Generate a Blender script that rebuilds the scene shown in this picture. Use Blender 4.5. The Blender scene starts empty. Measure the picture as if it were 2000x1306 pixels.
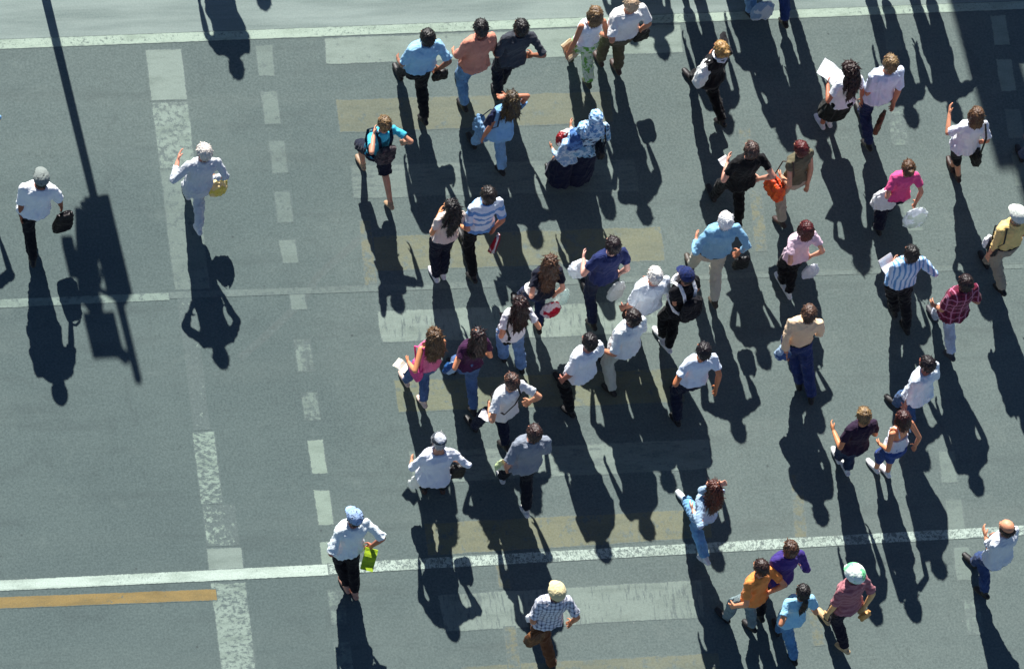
import bpy, math, random
import numpy as np
from mathutils import Matrix, Vector

random.seed(11)
C = bpy.context.scene.collection
SC = bpy.context.scene

# ------------------------------------------------------------------ camera
FW = np.array([0.2221414313616972, 0.39594887140161894, -0.8909981345145234])
RT = np.array([0.9740974751059173, -0.12974924997813098, 0.18520054298621702])
UP = np.array([0.04227639370681363, 0.9090597468626014, 0.41451548001160315])
FOC, DIST = 15771.09, 96.58998
CAMLOC = -FW * DIST

def at(u, v, z=0.0):
    """point of the place at height z seen in the photograph at (u, v) (2000 x 1306 frame)"""
    d = FW + (u - 1000) / FOC * RT - (v - 653) / FOC * UP
    return CAMLOC + d * ((z - CAMLOC[2]) / d[2])

cam = bpy.data.cameras.new('camera')
co = bpy.data.objects.new('camera', cam)
C.objects.link(co)
cam.sensor_width = 36.0
cam.lens = FOC / 2000 * 36
cam.clip_start = 1.0
cam.clip_end = 2000
M = Matrix.Identity(4)
for i in range(3):
    M[i][0], M[i][1], M[i][2], M[i][3] = RT[i], UP[i], -FW[i], CAMLOC[i]
co.matrix_world = M
SC.camera = co

# ------------------------------------------------------------------ light
ELEV, AZ = math.radians(39.3), math.radians(-6.3)
sun = bpy.data.lights.new('sun', 'SUN')
sun.energy = 5.0
sun.angle = math.radians(0.53)
sun.color = (1.0, 0.975, 0.93)
so = bpy.data.objects.new('sun', sun)
C.objects.link(so)
sd = Vector((math.sin(AZ) * math.cos(ELEV), math.cos(AZ) * math.cos(ELEV), math.sin(ELEV)))
so.rotation_euler = sd.to_track_quat('Z', 'Y').to_euler()
so.location = sd * 120
world = bpy.data.worlds.new('World')
SC.world = world
world.use_nodes = True
nt = world.node_tree
bg = nt.nodes['Background']
sky = nt.nodes.new('ShaderNodeTexSky')
sky.sky_type = 'NISHITA'
sky.sun_disc = False
sky.sun_elevation = ELEV
sky.sun_rotation = AZ
nt.links.new(sky.outputs[0], bg.inputs[0])
sky.air_density = 0.5
sky.dust_density = 0.1
sky.ozone_density = 1.6
sky.altitude = 600
bg.inputs[1].default_value = 0.065
SC.view_settings.view_transform = 'Standard'
SC.view_settings.look = 'None'
SC.view_settings.exposure = 0.85
SC.view_settings.gamma = 1.0
SC.cycles.max_bounces = 6

# ------------------------------------------------------------------ materials
def lin(c):
    return tuple(((x / 255) / 12.92 if x / 255 <= 0.04045 else ((x / 255 + 0.055) / 1.055) ** 2.4) for x in c)

class NB:
    """small node-building helper"""
    def __init__(s, name):
        s.m = bpy.data.materials.new(name)
        s.m.use_nodes = True
        s.t = s.m.node_tree
        s.b = s.t.nodes['Principled BSDF']
        s.out = s.t.nodes['Material Output']
    def n(s, ty, **kw):
        x = s.t.nodes.new(ty)
        for k, v in kw.items():
            if k.startswith('i_'):
                x.inputs[k[2:].replace('_', ' ')].default_value = v
            else:
                setattr(x, k, v)
        return x
    def l(s, a, b):
        s.t.links.new(a, b)
    def val(s, x, sock):
        if isinstance(x, (int, float)):
            sock.default_value = x
        elif isinstance(x, tuple):
            sock.default_value = (*x, 1) if len(x) == 3 and sock.type == 'RGBA' else x
        else:
            s.l(x, sock)
    def math(s, op, a, b=0.5, clamp=False):
        x = s.n('ShaderNodeMath', operation=op, use_clamp=clamp)
        s.val(a, x.inputs[0]); s.val(b, x.inputs[1])
        return x.outputs[0]
    def mix(s, f, a, b, blend='MIX'):
        x = s.n('ShaderNodeMix', data_type='RGBA', blend_type=blend)
        s.val(f, x.inputs[0]); s.val(a, x.inputs[6]); s.val(b, x.inputs[7])
        return x.outputs[2]
    def noise(s, vec, scale, detail=3, rough=0.55):
        x = s.n('ShaderNodeTexNoise', i_Scale=scale, i_Detail=detail, i_Roughness=rough)
        s.l(vec, x.inputs['Vector'])
        return x.outputs[0]
    def ramp(s, f, lo, hi):
        x = s.n('ShaderNodeMapRange', interpolation_type='SMOOTHSTEP')
        s.l(f, x.inputs[0])
        x.inputs[1].default_value = lo; x.inputs[2].default_value = hi
        return x.outputs[0]
    def mapping(s, vec, scale=(1, 1, 1), rot=(0, 0, 0), loc=(0, 0, 0)):
        x = s.n('ShaderNodeMapping')
        s.l(vec, x.inputs[0])
        x.inputs['Scale'].default_value = scale
        x.inputs['Rotation'].default_value = rot
        x.inputs['Location'].default_value = loc
        return x.outputs[0]
    def bump(s, h, strength, dist):
        x = s.n('ShaderNodeBump', i_Strength=strength, i_Distance=dist)
        s.l(h, x.inputs['Height'])
        s.l(x.outputs[0], s.b.inputs['Normal'])
    def fin(s, col=None, rough=0.8, spec=0.3):
        if col is not None:
            s.val(col, s.b.inputs['Base Color'])
        s.val(rough, s.b.inputs['Roughness'])
        s.b.inputs['Specular IOR Level'].default_value = spec
        return s.m

def pos(nb):
    return nb.n('ShaderNodeNewGeometry').outputs['Position']

def asphalt_color(nb, p):
    """aggregate speckle, patches of wear, gum and oil spots; shared by road and worn paint"""
    fine = nb.noise(p, 62, 4, 0.75)
    mid = nb.noise(p, 9, 4, 0.6)
    big = nb.noise(p, 0.55, 4, 0.6)
    lane = nb.noise(nb.mapping(p, (0.06, 0.9, 1)), 1.6, 3)
    grit = nb.noise(p, 36, 4, 0.7)
    c = nb.mix(nb.ramp(fine, 0.25, 0.75), (0.078, 0.111, 0.113), (0.142, 0.188, 0.188))
    c = nb.mix(0.42, c, nb.mix(nb.ramp(mid, 0.3, 0.7), (0.090, 0.127, 0.129), (0.122, 0.166, 0.167)))
    c = nb.mix(0.42, c, nb.mix(nb.ramp(grit, 0.33, 0.67), (0.056, 0.082, 0.084), (0.162, 0.212, 0.210)))
    c = nb.mix(nb.ramp(big, 0.3, 0.72), nb.mix(0.12, c, (0.05, 0.068, 0.075)), nb.mix(0.14, c, (0.176, 0.222, 0.212)))
    c = nb.mix(nb.math('MULTIPLY', nb.ramp(lane, 0.45, 0.75), 0.22), c, (0.165, 0.2, 0.19))
    st = nb.noise(nb.mapping(p, (0.18, 1.3, 1), rot=(0, 0, 0.04)), 2.6, 5, 0.62)
    c = nb.mix(nb.math('MULTIPLY', nb.ramp(st, 0.52, 0.7), 0.3), c, (0.07, 0.092, 0.095))
    bl = nb.n('ShaderNodeTexNoise', i_Scale=1.9, i_Detail=6.0, i_Roughness=0.7, i_Distortion=0.8)
    nb.l(p, bl.inputs['Vector'])
    c = nb.mix(nb.math('MULTIPLY', nb.ramp(bl.outputs[0], 0.56, 0.72), 0.28), c, (0.062, 0.082, 0.085))
    c = nb.mix(nb.math('MULTIPLY', nb.math('SUBTRACT', 1.0, nb.ramp(bl.outputs[0], 0.28, 0.44)), 0.25), c, (0.18, 0.225, 0.215))
    ln = nb.n('ShaderNodeTexNoise', i_Scale=0.8, i_Detail=7.0, i_Roughness=0.75, i_Distortion=0.5)
    nb.l(nb.mapping(p, (1, 1, 1), loc=(5, 9, 0)), ln.inputs['Vector'])
    cr = nb.math('ABSOLUTE', nb.math('SUBTRACT', ln.outputs[0], 0.5))
    cr = nb.math('SUBTRACT', 1.0, nb.ramp(cr, 0.0008, 0.004))
    c = nb.mix(nb.math('MULTIPLY', nb.math('MULTIPLY', cr, nb.ramp(big, 0.5, 0.62)), 0.42), c, (0.035, 0.045, 0.048))
    sx = nb.n('ShaderNodeSeparateXYZ')
    nb.l(p, sx.inputs[0])
    dx = nb.math('ADD', sx.outputs[0], nb.math('MULTIPLY', nb.math('SUBTRACT', big, 0.5), 2.6))
    dy = nb.math('ADD', sx.outputs[1], nb.math('MULTIPLY', nb.math('SUBTRACT', mid, 0.5), 1.2))
    dust = nb.math('MAXIMUM', nb.ramp(dx, -3.4, 0.4), nb.math('MULTIPLY', nb.ramp(dy, 1.2, 4.2), 0.75))
    c = nb.mix(1.0, c, nb.mix(dust, (0.80, 0.815, 0.79), (1.00, 0.965, 0.91)), 'MULTIPLY')
    vo = nb.n('ShaderNodeTexVoronoi', i_Scale=3.1, i_Randomness=1.0)
    nb.l(p, vo.inputs['Vector'])
    spot = nb.math('SUBTRACT', 1.0, nb.ramp(vo.outputs['Distance'], 0.02, 0.07))
    sel = nb.n('ShaderNodeSeparateColor')
    nb.l(vo.outputs['Color'], sel.inputs[0])
    spot = nb.math('MULTIPLY', spot, nb.math('GREATER_THAN', sel.outputs[0], 0.72))
    c = nb.mix(nb.math('MULTIPLY', spot, 0.6), c, (0.035, 0.042, 0.045))
    vo2 = nb.n('ShaderNodeTexVoronoi', i_Scale=5.3)
    nb.l(p, vo2.inputs['Vector'])
    s2 = nb.n('ShaderNodeSeparateColor')
    nb.l(vo2.outputs['Color'], s2.inputs[0])
    sp2 = nb.math('MULTIPLY', nb.math('SUBTRACT', 1.0, nb.ramp(vo2.outputs['Distance'], 0.015, 0.05)), nb.math('GREATER_THAN', s2.outputs[1], 0.86))
    c = nb.mix(nb.math('MULTIPLY', sp2, 0.5), c, (0.34, 0.36, 0.33))
    return c, fine

def mat_asphalt():
    nb = NB('asphalt')
    p = pos(nb)
    c, f = asphalt_color(nb, p)
    nb.bump(f, 0.35, 0.006)
    return nb.fin(c, 0.9, 0.25)

def mat_apron():
    nb = NB('pale_concrete')
    p = pos(nb)
    st = nb.noise(nb.mapping(p, (0.25, 2.2, 1)), 1.7, 4, 0.6)
    st2 = nb.noise(nb.mapping(p, (0.5, 6, 1)), 2.2, 4, 0.6)
    fine = nb.noise(p, 48, 4, 0.7)
    c = nb.mix(nb.ramp(st, 0.3, 0.7), (0.128, 0.172, 0.160), (0.226, 0.284, 0.262))
    c = nb.mix(nb.math('MULTIPLY', nb.ramp(st2, 0.35, 0.7), 0.35), c, (0.27, 0.33, 0.30))
    c = nb.mix(0.2, c, nb.mix(nb.ramp(fine, 0.3, 0.7), (0.12, 0.16, 0.15), (0.32, 0.37, 0.345)))
    nb.bump(fine, 0.2, 0.004)
    return nb.fin(c, 0.88, 0.25)

def mat_paint(name, color, opacity, wear, scale=14, crack=0.0, streak=(1, 1, 1), seed=0, soft=0.09):
    """worn road paint: color shows where it still holds, asphalt elsewhere"""
    nb = NB(name)
    p = pos(nb)
    a, f = asphalt_color(nb, p)
    q = nb.mapping(p, streak, loc=(seed * 3.1, seed * 1.7, 0))
    n1 = nb.noise(q, scale, 6, 0.68)
    n2 = nb.noise(p, 1.3, 3)
    thr = nb.math('ADD', n1, nb.math('MULTIPLY', nb.math('SUBTRACT', n2, 0.5), 0.35))
    m = nb.ramp(thr, wear - soft, wear + soft)
    at_ = nb.n('ShaderNodeAttribute', attribute_name='edge')
    n6 = nb.noise(p, 30, 5, 0.7)
    n7 = nb.noise(p, 5, 3, 0.6)
    ed = nb.math('ADD', at_.outputs['Fac'], nb.math('MULTIPLY', nb.math('SUBTRACT', n6, 0.5), 1.5))
    ed = nb.math('ADD', ed, nb.math('MULTIPLY', nb.math('SUBTRACT', n7, 0.5), 0.9))
    m = nb.math('MULTIPLY', m, nb.ramp(ed, 0.2, 0.62))
    if crack:
        q2 = nb.mapping(p, (1.0, 0.75, 1), rot=(0, 0, .7))
        n5 = nb.n('ShaderNodeTexNoise', i_Scale=21.0, i_Detail=5.0, i_Roughness=0.72, i_Distortion=1.4)
        nb.l(q2, n5.inputs['Vector'])
        m = nb.math('MULTIPLY', m, nb.math('ADD', 1 - crack, nb.math('MULTIPLY', nb.ramp(n5.outputs[0], 0.43, 0.52), crack)))
    fine = nb.noise(p, 70, 3, 0.7)
    pc = nb.mix(nb.ramp(fine, 0.3, 0.75), tuple(x * 0.84 for x in color), tuple(min(1, x * 1.12) for x in color))
    gr = nb.noise(nb.mapping(p, (0.7, 2.4, 1), loc=(seed, 0, 0)), 2.4, 5, 0.65)
    pc = nb.mix(nb.ramp(gr, 0.42, 0.72), pc, nb.mix(1.0, pc, (0.66, 0.68, 0.66), 'MULTIPLY'))
    pc = nb.mix(1.0, pc, (0.76, 0.80, 0.77), 'MULTIPLY')
    c = nb.mix(nb.math('MULTIPLY', m, opacity), a, pc)
    nb.bump(f, 0.25, 0.004)
    return nb.fin(c, 0.75, 0.3)

_cache = {}
def cloth(color, kind='plain', c2=None, scale=1.0, rough=0.85, c3=None, seed=0):
    key = ('cloth', color, kind, c2, scale, rough, c3, seed)
    if key in _cache:
        return _cache[key]
    nb = NB('fabric')
    p = nb.n('ShaderNodeTexCoord').outputs['Object']
    a = lin(color)
    b = lin(c2) if c2 else tuple(x * 0.8 for x in a)
    sx = nb.n('ShaderNodeSeparateXYZ')
    warp = nb.noise(p, 4.0, 2)
    nb.l(p, sx.inputs[0])
    X, Y, Z = sx.outputs
    w = nb.math('MULTIPLY', nb.math('SUBTRACT', warp, 0.5), 0.06)
    def bars(co, freq, duty, soft=0.08):
        v = nb.math('FRACT', nb.math('ADD', nb.math('MULTIPLY', nb.math('ADD', co, w), freq * scale), 40.0))
        v = nb.math('ABSOLUTE', nb.math('SUBTRACT', v, 0.5))
        return nb.ramp(v, 0.5 - duty / 2 - soft, 0.5 - duty / 2 + soft)
    if kind == 'plain' or kind == 'denim':
        n = nb.noise(p, 7, 3)
        d = 0.04 if kind == 'plain' else 0.26
        c = nb.mix(nb.ramp(n, 0.3, 0.7), tuple(x * (1 - d) for x in a), tuple(min(1, x * (1 + d * 0.6)) for x in a))
        if kind == 'denim':
            n2 = nb.noise(nb.mapping(p, (1, 1, 0.25)), 60, 3, 0.7)
            c = nb.mix(nb.math('MULTIPLY', nb.ramp(n2, 0.45, 0.8), 0.35), c, tuple(min(1, x * 1.7 + 0.03) for x in a))
    elif kind == 'stripes':           # running down the body
        c = nb.mix(bars(X, 16, 0.4), a, b)
    elif kind == 'hoops':             # running round the body
        c = nb.mix(bars(Z, 14, 0.42), a, b)
    elif kind == 'bands':
        c = nb.mix(bars(Z, 6, 0.4, 0.03), a, b)
    elif kind == 'plaid':
        f = nb.math('ADD', nb.math('MULTIPLY', bars(X, 19, 0.36), 0.5), nb.math('MULTIPLY', bars(Z, 19, 0.36), 0.5))
        c = nb.mix(f, a, b)
        if c3:
            f2 = nb.math('MAXIMUM', bars(X, 9.5, 0.14, 0.03), bars(Z, 9.5, 0.14, 0.03))
            c = nb.mix(nb.math('MULTIPLY', f2, 0.75), c, lin(c3))
    elif kind == 'print':
        n = nb.noise(nb.mapping(p, loc=(seed, seed, seed)), 13 * scale, 3, 0.6)
        c = nb.mix(nb.ramp(n, 0.47, 0.55), a, b)
        if c3:
            n3 = nb.noise(nb.mapping(p, loc=(seed + 7, 3, 1)), 17 * scale, 2)
            c = nb.mix(nb.ramp(n3, 0.56, 0.62), c, lin(c3))
    n4 = nb.n('ShaderNodeTexNoise', i_Scale=9.0, i_Detail=3.0, i_Roughness=0.5, i_Distortion=1.6)
    nb.l(nb.mapping(p, (1, 1, 0.55), rot=(0.3, 0.2, 0)), n4.inputs['Vector'])
    nb.bump(nb.ramp(n4.outputs[0], 0.3, 0.7), 0.42, 0.018)
    nb.b.inputs['Sheen Weight'].default_value = 0.08
    m = nb.fin(c, rough, 0.2)
    _cache[key] = m
    return m

def skin(tone):
    key = ('skin', tone)
    if key not in _cache:
        nb = NB('skin')
        p = nb.n('ShaderNodeTexCoord').outputs['Object']
        a = lin(tone)
        n = nb.noise(p, 14, 3)
        c = nb.mix(nb.ramp(n, 0.3, 0.7), tuple(x * 0.86 for x in a), (min(1, a[0] * 1.1), a[1] * 1.03, a[2]))
        nb.b.inputs['Subsurface Weight'].default_value = 0.0
        _cache[key] = nb.fin(c, 0.5, 0.4)
    return _cache[key]

def hairmat(color, c2=None):
    key = ('hair', color, c2)
    if key not in _cache:
        nb = NB('hair')
        p = nb.n('ShaderNodeTexCoord').outputs['Object']
        a = lin(color)
        b = lin(c2) if c2 else tuple(min(1, x * 1.6 + 0.004) for x in a)
        n = nb.noise(nb.mapping(p, (1, 1, 0.16)), 75, 3, 0.65)
        n2 = nb.noise(p, 11, 3)
        f = nb.math('ADD', nb.math('MULTIPLY', n, 0.6), nb.math('MULTIPLY', n2, 0.4))
        c = nb.mix(nb.ramp(f, 0.42, 0.70), a, b)
        nb.bump(n, 0.6, 0.008)
        _cache[key] = nb.fin(c, 0.42, 0.45)
    return _cache[key]

def simple(name, color, rough=0.6, spec=0.4, metallic=0.0, c2=None, scale=10.0):
    key = (name, color, rough, metallic, c2, scale)
    if key not in _cache:
        nb = NB(name)
        p = nb.n('ShaderNodeTexCoord').outputs['Object']
        a = lin(color)
        b = lin(c2) if c2 else tuple(x * 0.75 for x in a)
        n = nb.noise(p, scale, 4)
        c = nb.mix(nb.ramp(n, 0.35, 0.65), b, a)
        nb.bump(n, 0.15, 0.01)
        nb.b.inputs['Metallic'].default_value = metallic
        _cache[key] = nb.fin(c, rough, spec)
    return _cache[key]

def plastic(color, c2=None, thin=0.35, scale=6.0):
    key = ('plastic', color, c2, thin)
    if key not in _cache:
        nb = NB('plastic_film')
        p = nb.n('ShaderNodeTexCoord').outputs['Object']
        a = lin(color)
        col = a
        if c2:
            n = nb.noise(p, scale, 2)
            col = nb.mix(nb.ramp(n, 0.5, 0.54), a, lin(c2))
        n4 = nb.noise(p, 22, 4, 0.6)
        nb.bump(n4, 0.5, 0.02)
        nb.fin(col, 0.35, 0.5)
        tr = nb.n('ShaderNodeBsdfTranslucent')
        nb.val(col, tr.inputs[0])
        ms = nb.n('ShaderNodeMixShader')
        ms.inputs[0].default_value = thin
        nb.l(nb.b.outputs[0], ms.inputs[1]); nb.l(tr.outputs[0], ms.inputs[2])
        nb.l(ms.outputs[0], nb.out.inputs[0])
        _cache[key] = nb.m
    return _cache[key]

# ------------------------------------------------------------------ mesh helpers
def rx(a):
    c, s = math.cos(a), math.sin(a)
    return np.array([[1, 0, 0], [0, c, -s], [0, s, c]])
def ry(a):
    c, s = math.cos(a), math.sin(a)
    return np.array([[c, 0, s], [0, 1, 0], [-s, 0, c]])
def rz(a):
    c, s = math.cos(a), math.sin(a)
    return np.array([[c, -s, 0], [s, c, 0], [0, 0, 1]])
def unit(v):
    return v / (np.linalg.norm(v) + 1e-9)
V3 = lambda *a: np.array(a, float)

class Shape:
    def __init__(s):
        s.v, s.f = [], []
    def loft(s, rings, close=True):
        base = len(s.v)
        n = len(rings[0])
        for r in rings:
            s.v.extend(r)
        for i in range(len(rings) - 1):
            for j in range(n):
                a, b = base + i * n + j, base + i * n + (j + 1) % n
                s.f.append((a, b, b + n, a + n))
        if close:
            for idx, flip in ((0, True), (len(rings) - 1, False)):
                c = len(s.v)
                s.v.append(np.mean(rings[idx], axis=0))
                o = base + idx * n
                for j in range(n):
                    a, b = o + j, o + (j + 1) % n
                    s.f.append((b, a, c) if flip else (a, b, c))
        return s
    def tube(s, pts, rad, n=14, rnd=(True, True), side=None):
        """round-ended tapering tube; rad: floats or (wide, thick) pairs"""
        pts = [np.asarray(p, float) for p in pts]
        rad = [(r, r) if not isinstance(r, tuple) else r for r in rad]
        T = []
        for i in range(len(pts)):
            a = pts[max(i - 1, 0)]; b = pts[min(i + 1, len(pts) - 1)]
            T.append(unit(b - a))
        up = np.asarray(side, float) if side is not None else (V3(1, 0, 0) if abs(T[0][0]) < 0.8 else V3(0, 1, 0))
        ang = np.linspace(0, 2 * math.pi, n, endpoint=False)
        rings = []
        def ring(p, t, a, b):
            nonlocal up
            x = unit(up - t * np.dot(up, t)); y = np.cross(t, x)
            return [p + x * a * math.cos(q) + y * b * math.sin(q) for q in ang]
        if rnd[0]:
            for k in (0.95, 0.6):
                q = math.sqrt(1 - k * k)
                rings.append(ring(pts[0] - T[0] * k * min(rad[0]), T[0], rad[0][0] * q, rad[0][1] * q))
        for p, t, (a, b) in zip(pts, T, rad):
            rings.append(ring(p, t, a, b))
        if rnd[1]:
            for k in (0.6, 0.95):
                q = math.sqrt(1 - k * k)
                rings.append(ring(pts[-1] + T[-1] * k * min(rad[-1]), T[-1], rad[-1][0] * q, rad[-1][1] * q))
        return s.loft(rings)
    def ell(s, c, r, R=None, n=16, m=9):
        R = np.eye(3) if R is None else R
        rings = []
        for i in range(1, m):
            t = -math.pi / 2 + math.pi * i / m
            rings.append([np.asarray(c) + R @ V3(r[0] * math.cos(t) * math.cos(q), r[1] * math.cos(t) * math.sin(q), r[2] * math.sin(t)) for q in np.linspace(0, 2 * math.pi, n, endpoint=False)])
        return s.loft(rings)
    def box(s, c, r, R=None):
        R = np.eye(3) if R is None else R
        b = len(s.v)
        for z in (-1, 1):
            for x, y in ((-1, -1), (1, -1), (1, 1), (-1, 1)):
                s.v.append(np.asarray(c) + R @ V3(x * r[0], y * r[1], z * r[2]))
        for q in ((3, 2, 1, 0), (4, 5, 6, 7), (0, 1, 5, 4), (1, 2, 6, 5), (2, 3, 7, 6), (3, 0, 4, 7)):
            s.f.append(tuple(b + i for i in q))
        return s

def folds(V, N, amp, lam, seed, zmul=1.0):
    rg = np.random.RandomState(seed)
    d = np.zeros(len(V))
    P = V * V3(1, 1, zmul)
    for i in range(6):
        k = rg.normal(size=3); k = k / np.linalg.norm(k) * 2 * math.pi / (lam * rg.uniform(0.7, 1.7))
        k2 = rg.normal(size=3); k2 = k2 / np.linalg.norm(k2) * 2 * math.pi / (lam * rg.uniform(1.3, 2.6))
        s = np.sin(P @ k + rg.uniform(0, 6.3) + 1.6 * np.sin(P @ k2 + rg.uniform(0, 6.3)))
        d += (1 - 2 * np.abs(s)) if i % 2 else s * 0.7
    return V + N * (amp * d / 2.2)[:, None]

def mesh_raw(name, v, f, mat):
    me = bpy.data.meshes.new(name)
    me.from_pydata([tuple(x) for x in v], [], f)
    me.materials.append(mat)
    return me

_tmp = None
def fuse(name, shape, voxel, mat, smooth=3, fold=None, post=None):
    """voxel-union of all lofts in the shape into one continuous smooth surface"""
    me = bpy.data.meshes.new(name + '_src')
    me.from_pydata([tuple(x) for x in shape.v], [], shape.f)
    o = bpy.data.objects.new('tmp', me)
    C.objects.link(o)
    md = o.modifiers.new('r', 'REMESH')
    md.mode = 'VOXEL'; md.voxel_size = voxel; md.adaptivity = 0.0
    if smooth:
        sm = o.modifiers.new('s', 'SMOOTH'); sm.factor = 0.5; sm.iterations = smooth
    dg = bpy.context.evaluated_depsgraph_get()
    res = bpy.data.meshes.new_from_object(o.evaluated_get(dg))
    bpy.data.objects.remove(o); bpy.data.meshes.remove(me)
    n = len(res.vertices)
    V = np.empty(n * 3); res.vertices.foreach_get('co', V); V = V.reshape(-1, 3)
    if fold or post:
        N = np.empty(n * 3); res.vertices.foreach_get('normal', N); N = N.reshape(-1, 3)
        if fold:
            for f in fold:
                V = folds(V, N, *f)
        if post:
            V = post(V, N)
        res.vertices.foreach_set('co', V.ravel())
    res.name = name
    res.materials.clear(); res.materials.append(mat)
    res.polygons.foreach_set('use_smooth', [True] * len(res.polygons))
    res.update()
    return res

def link(name, me, parent=None):
    o = bpy.data.objects.new(name, me)
    C.objects.link(o)
    if parent is not None:
        o.parent = parent
    return o

def tag(o, label, cat, group=None):
    o['label'] = label; o['category'] = cat
    if group:
        o['group'] = group
    return o

def ik(a, b, l1, l2, hint):
    d = b - a
    L = np.linalg.norm(d)
    if L > (l1 + l2) * 0.995:
        b = a + d / L * (l1 + l2) * 0.995; d = b - a; L = np.linalg.norm(d)
    if L < abs(l1 - l2) + 0.05:
        L = abs(l1 - l2) + 0.05
    x = (l1 * l1 - l2 * l2 + L * L) / (2 * L)
    h = math.sqrt(max(l1 * l1 - x * x, 0))
    u = unit(d)
    hp = hint - u * np.dot(hint, u)
    return a + u * x + unit(hp) * h, b

# ------------------------------------------------------------------ people
EYE = None
def eye_mesh():
    global EYE
    if EYE is None:
        s = Shape().ell((0, 0, 0), (0.0095, 0.0095, 0.0075), n=10, m=7)
        EYE = mesh_raw('eye', s.v, s.f, simple('eye', (150, 135, 122), 0.3, 0.4, c2=(50, 38, 30), scale=40))
    return EYE

MALE = [(-.125, .095, .085, -.01), (-.07, .160, .112, -.015), (0.0, .172, .122, -.018), (.07, .164, .112, -.006), (.13, .152, .102, .004),
        (.19, .147, .098, .006), (.27, .154, .103, .004), (.36, .168, .113, .002), (.43, .172, .108, -.006), (.485, .158, .092, -.012),
        (.52, .115, .075, -.014), (.548, .075, .063, -.012), (.575, .060, .060, -.004), (.62, .055, .058, .008), (.66, .052, .06, .015)]
FEMALE = [(-.125, .095, .085, -.012), (-.07, .166, .112, -.02), (0.0, .176, .122, -.022), (.07, .160, .105, -.008), (.13, .138, .092, .004),
          (.19, .126, .086, .008), (.27, .135, .095, .012), (.35, .148, .118, .018), (.42, .150, .102, -.002), (.475, .138, .082, -.012),
          (.51, .100, .066, -.014), (.54, .066, .055, -.012), (.57, .050, .050, -.004), (.62, .046, .049, .008), (.66, .046, .052, .014)]
def tufts(me, HO, R, k, seed, n, ln):
    """loose locks over the hair surface, lying outwards from the crown and downwards"""
    rg = np.random.RandomState(seed + 900)
    m = len(me.vertices)
    V = np.empty(m * 3); me.vertices.foreach_get('co', V); V = V.reshape(-1, 3)
    N = np.empty(m * 3); me.vertices.foreach_get('normal', N); N = N.reshape(-1, 3)
    mat = me.materials[0]
    faces = [tuple(p.vertices) for p in me.polygons]
    crown = HO + R @ (V3(0, -.035, .22) * k)
    vs = [tuple(x) for x in V]
    loc = (V - HO) @ R / k
    for i in rg.choice(m, n):
        p, nr = V[i], N[i]
        if loc[i][1] > .03 and loc[i][2] < .185:
            continue
        fl = p - crown
        fl = unit(fl - nr * np.dot(fl, nr) + V3(0, 0, -.02) + rg.normal(size=3) * .03)
        d = unit(fl + nr * rg.uniform(.05, .45) + rg.normal(size=3) * .18)
        s1 = unit(np.cross(d, nr)); s2 = np.cross(d, s1)
        r = rg.uniform(.0035, .0075) * k
        L_ = ln * rg.uniform(.6, 1.5) * k
        b0 = len(vs)
        p0 = p - nr * .004
        for a in (0, 2.1, 4.2):
            vs.append(tuple(p0 + s1 * r * math.cos(a) + s2 * r * math.sin(a)))
        mid_ = p0 + d * L_ * .55 + nr * .002
        for a in (0, 2.1, 4.2):
            vs.append(tuple(mid_ + s1 * r * .7 * math.cos(a) + s2 * r * .7 * math.sin(a)))
        vs.append(tuple(p0 + d * L_ - V3(0, 0, .006)))
        for a in range(3):
            c = (a + 1) % 3
            faces += [(b0 + a, b0 + c, b0 + 3 + c, b0 + 3 + a), (b0 + 3 + a, b0 + 3 + c, b0 + 6)]
    out = bpy.data.meshes.new('hair')
    out.from_pydata(vs, [], faces)
    out.materials.append(mat)
    out.polygons.foreach_set('use_smooth', [True] * len(out.polygons))
    nm = me.name
    bpy.data.meshes.remove(me)
    return out

BODYN = [0]
STAT = []

class Person:
    pass

def torso_rings(q, z0, z1, grow, scale_x=1.0, flare=0.0, n=24, extra=0.0, belly=0.0):
    """oval sections of the trunk between two heights (hip joint = 0), grown outwards"""
    prof = MALE if q.sex == 'm' else FEMALE
    zs = np.array([p[0] for p in prof])
    zz = sorted(set([z0, z1] + [z for z in zs if z0 + .02 < z < z1 - .02]))
    rings = []
    for z in zz:
        zc = max(z, -.07)
        a = np.interp(zc, zs, [p[1] for p in prof]) * q.w
        b = np.interp(zc, zs, [p[2] for p in prof]) * (0.4 + 0.6 * q.w)
        y = np.interp(zc, zs, [p[3] for p in prof])
        fl = flare * max(0.0, (z1 - z) / (z1 - z0)) ** 2
        g = grow + fl
        by = belly * math.exp(-((z - .12) / .13) ** 2)
        if z > .5: g *= 0.75
        ring = []
        for t in np.linspace(0, 2 * math.pi, n, endpoint=False):
            c, s = math.cos(t), math.sin(t)
            e = 0.86
            x = math.copysign(abs(c) ** e, c) * (a + g) * scale_x
            yy = math.copysign(abs(s) ** e, s) * (b + g + (by if s > 0 else by * .3)) + y
            ring.append(q.T(x, yy, z))
        rings.append(ring)
    return rings

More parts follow.
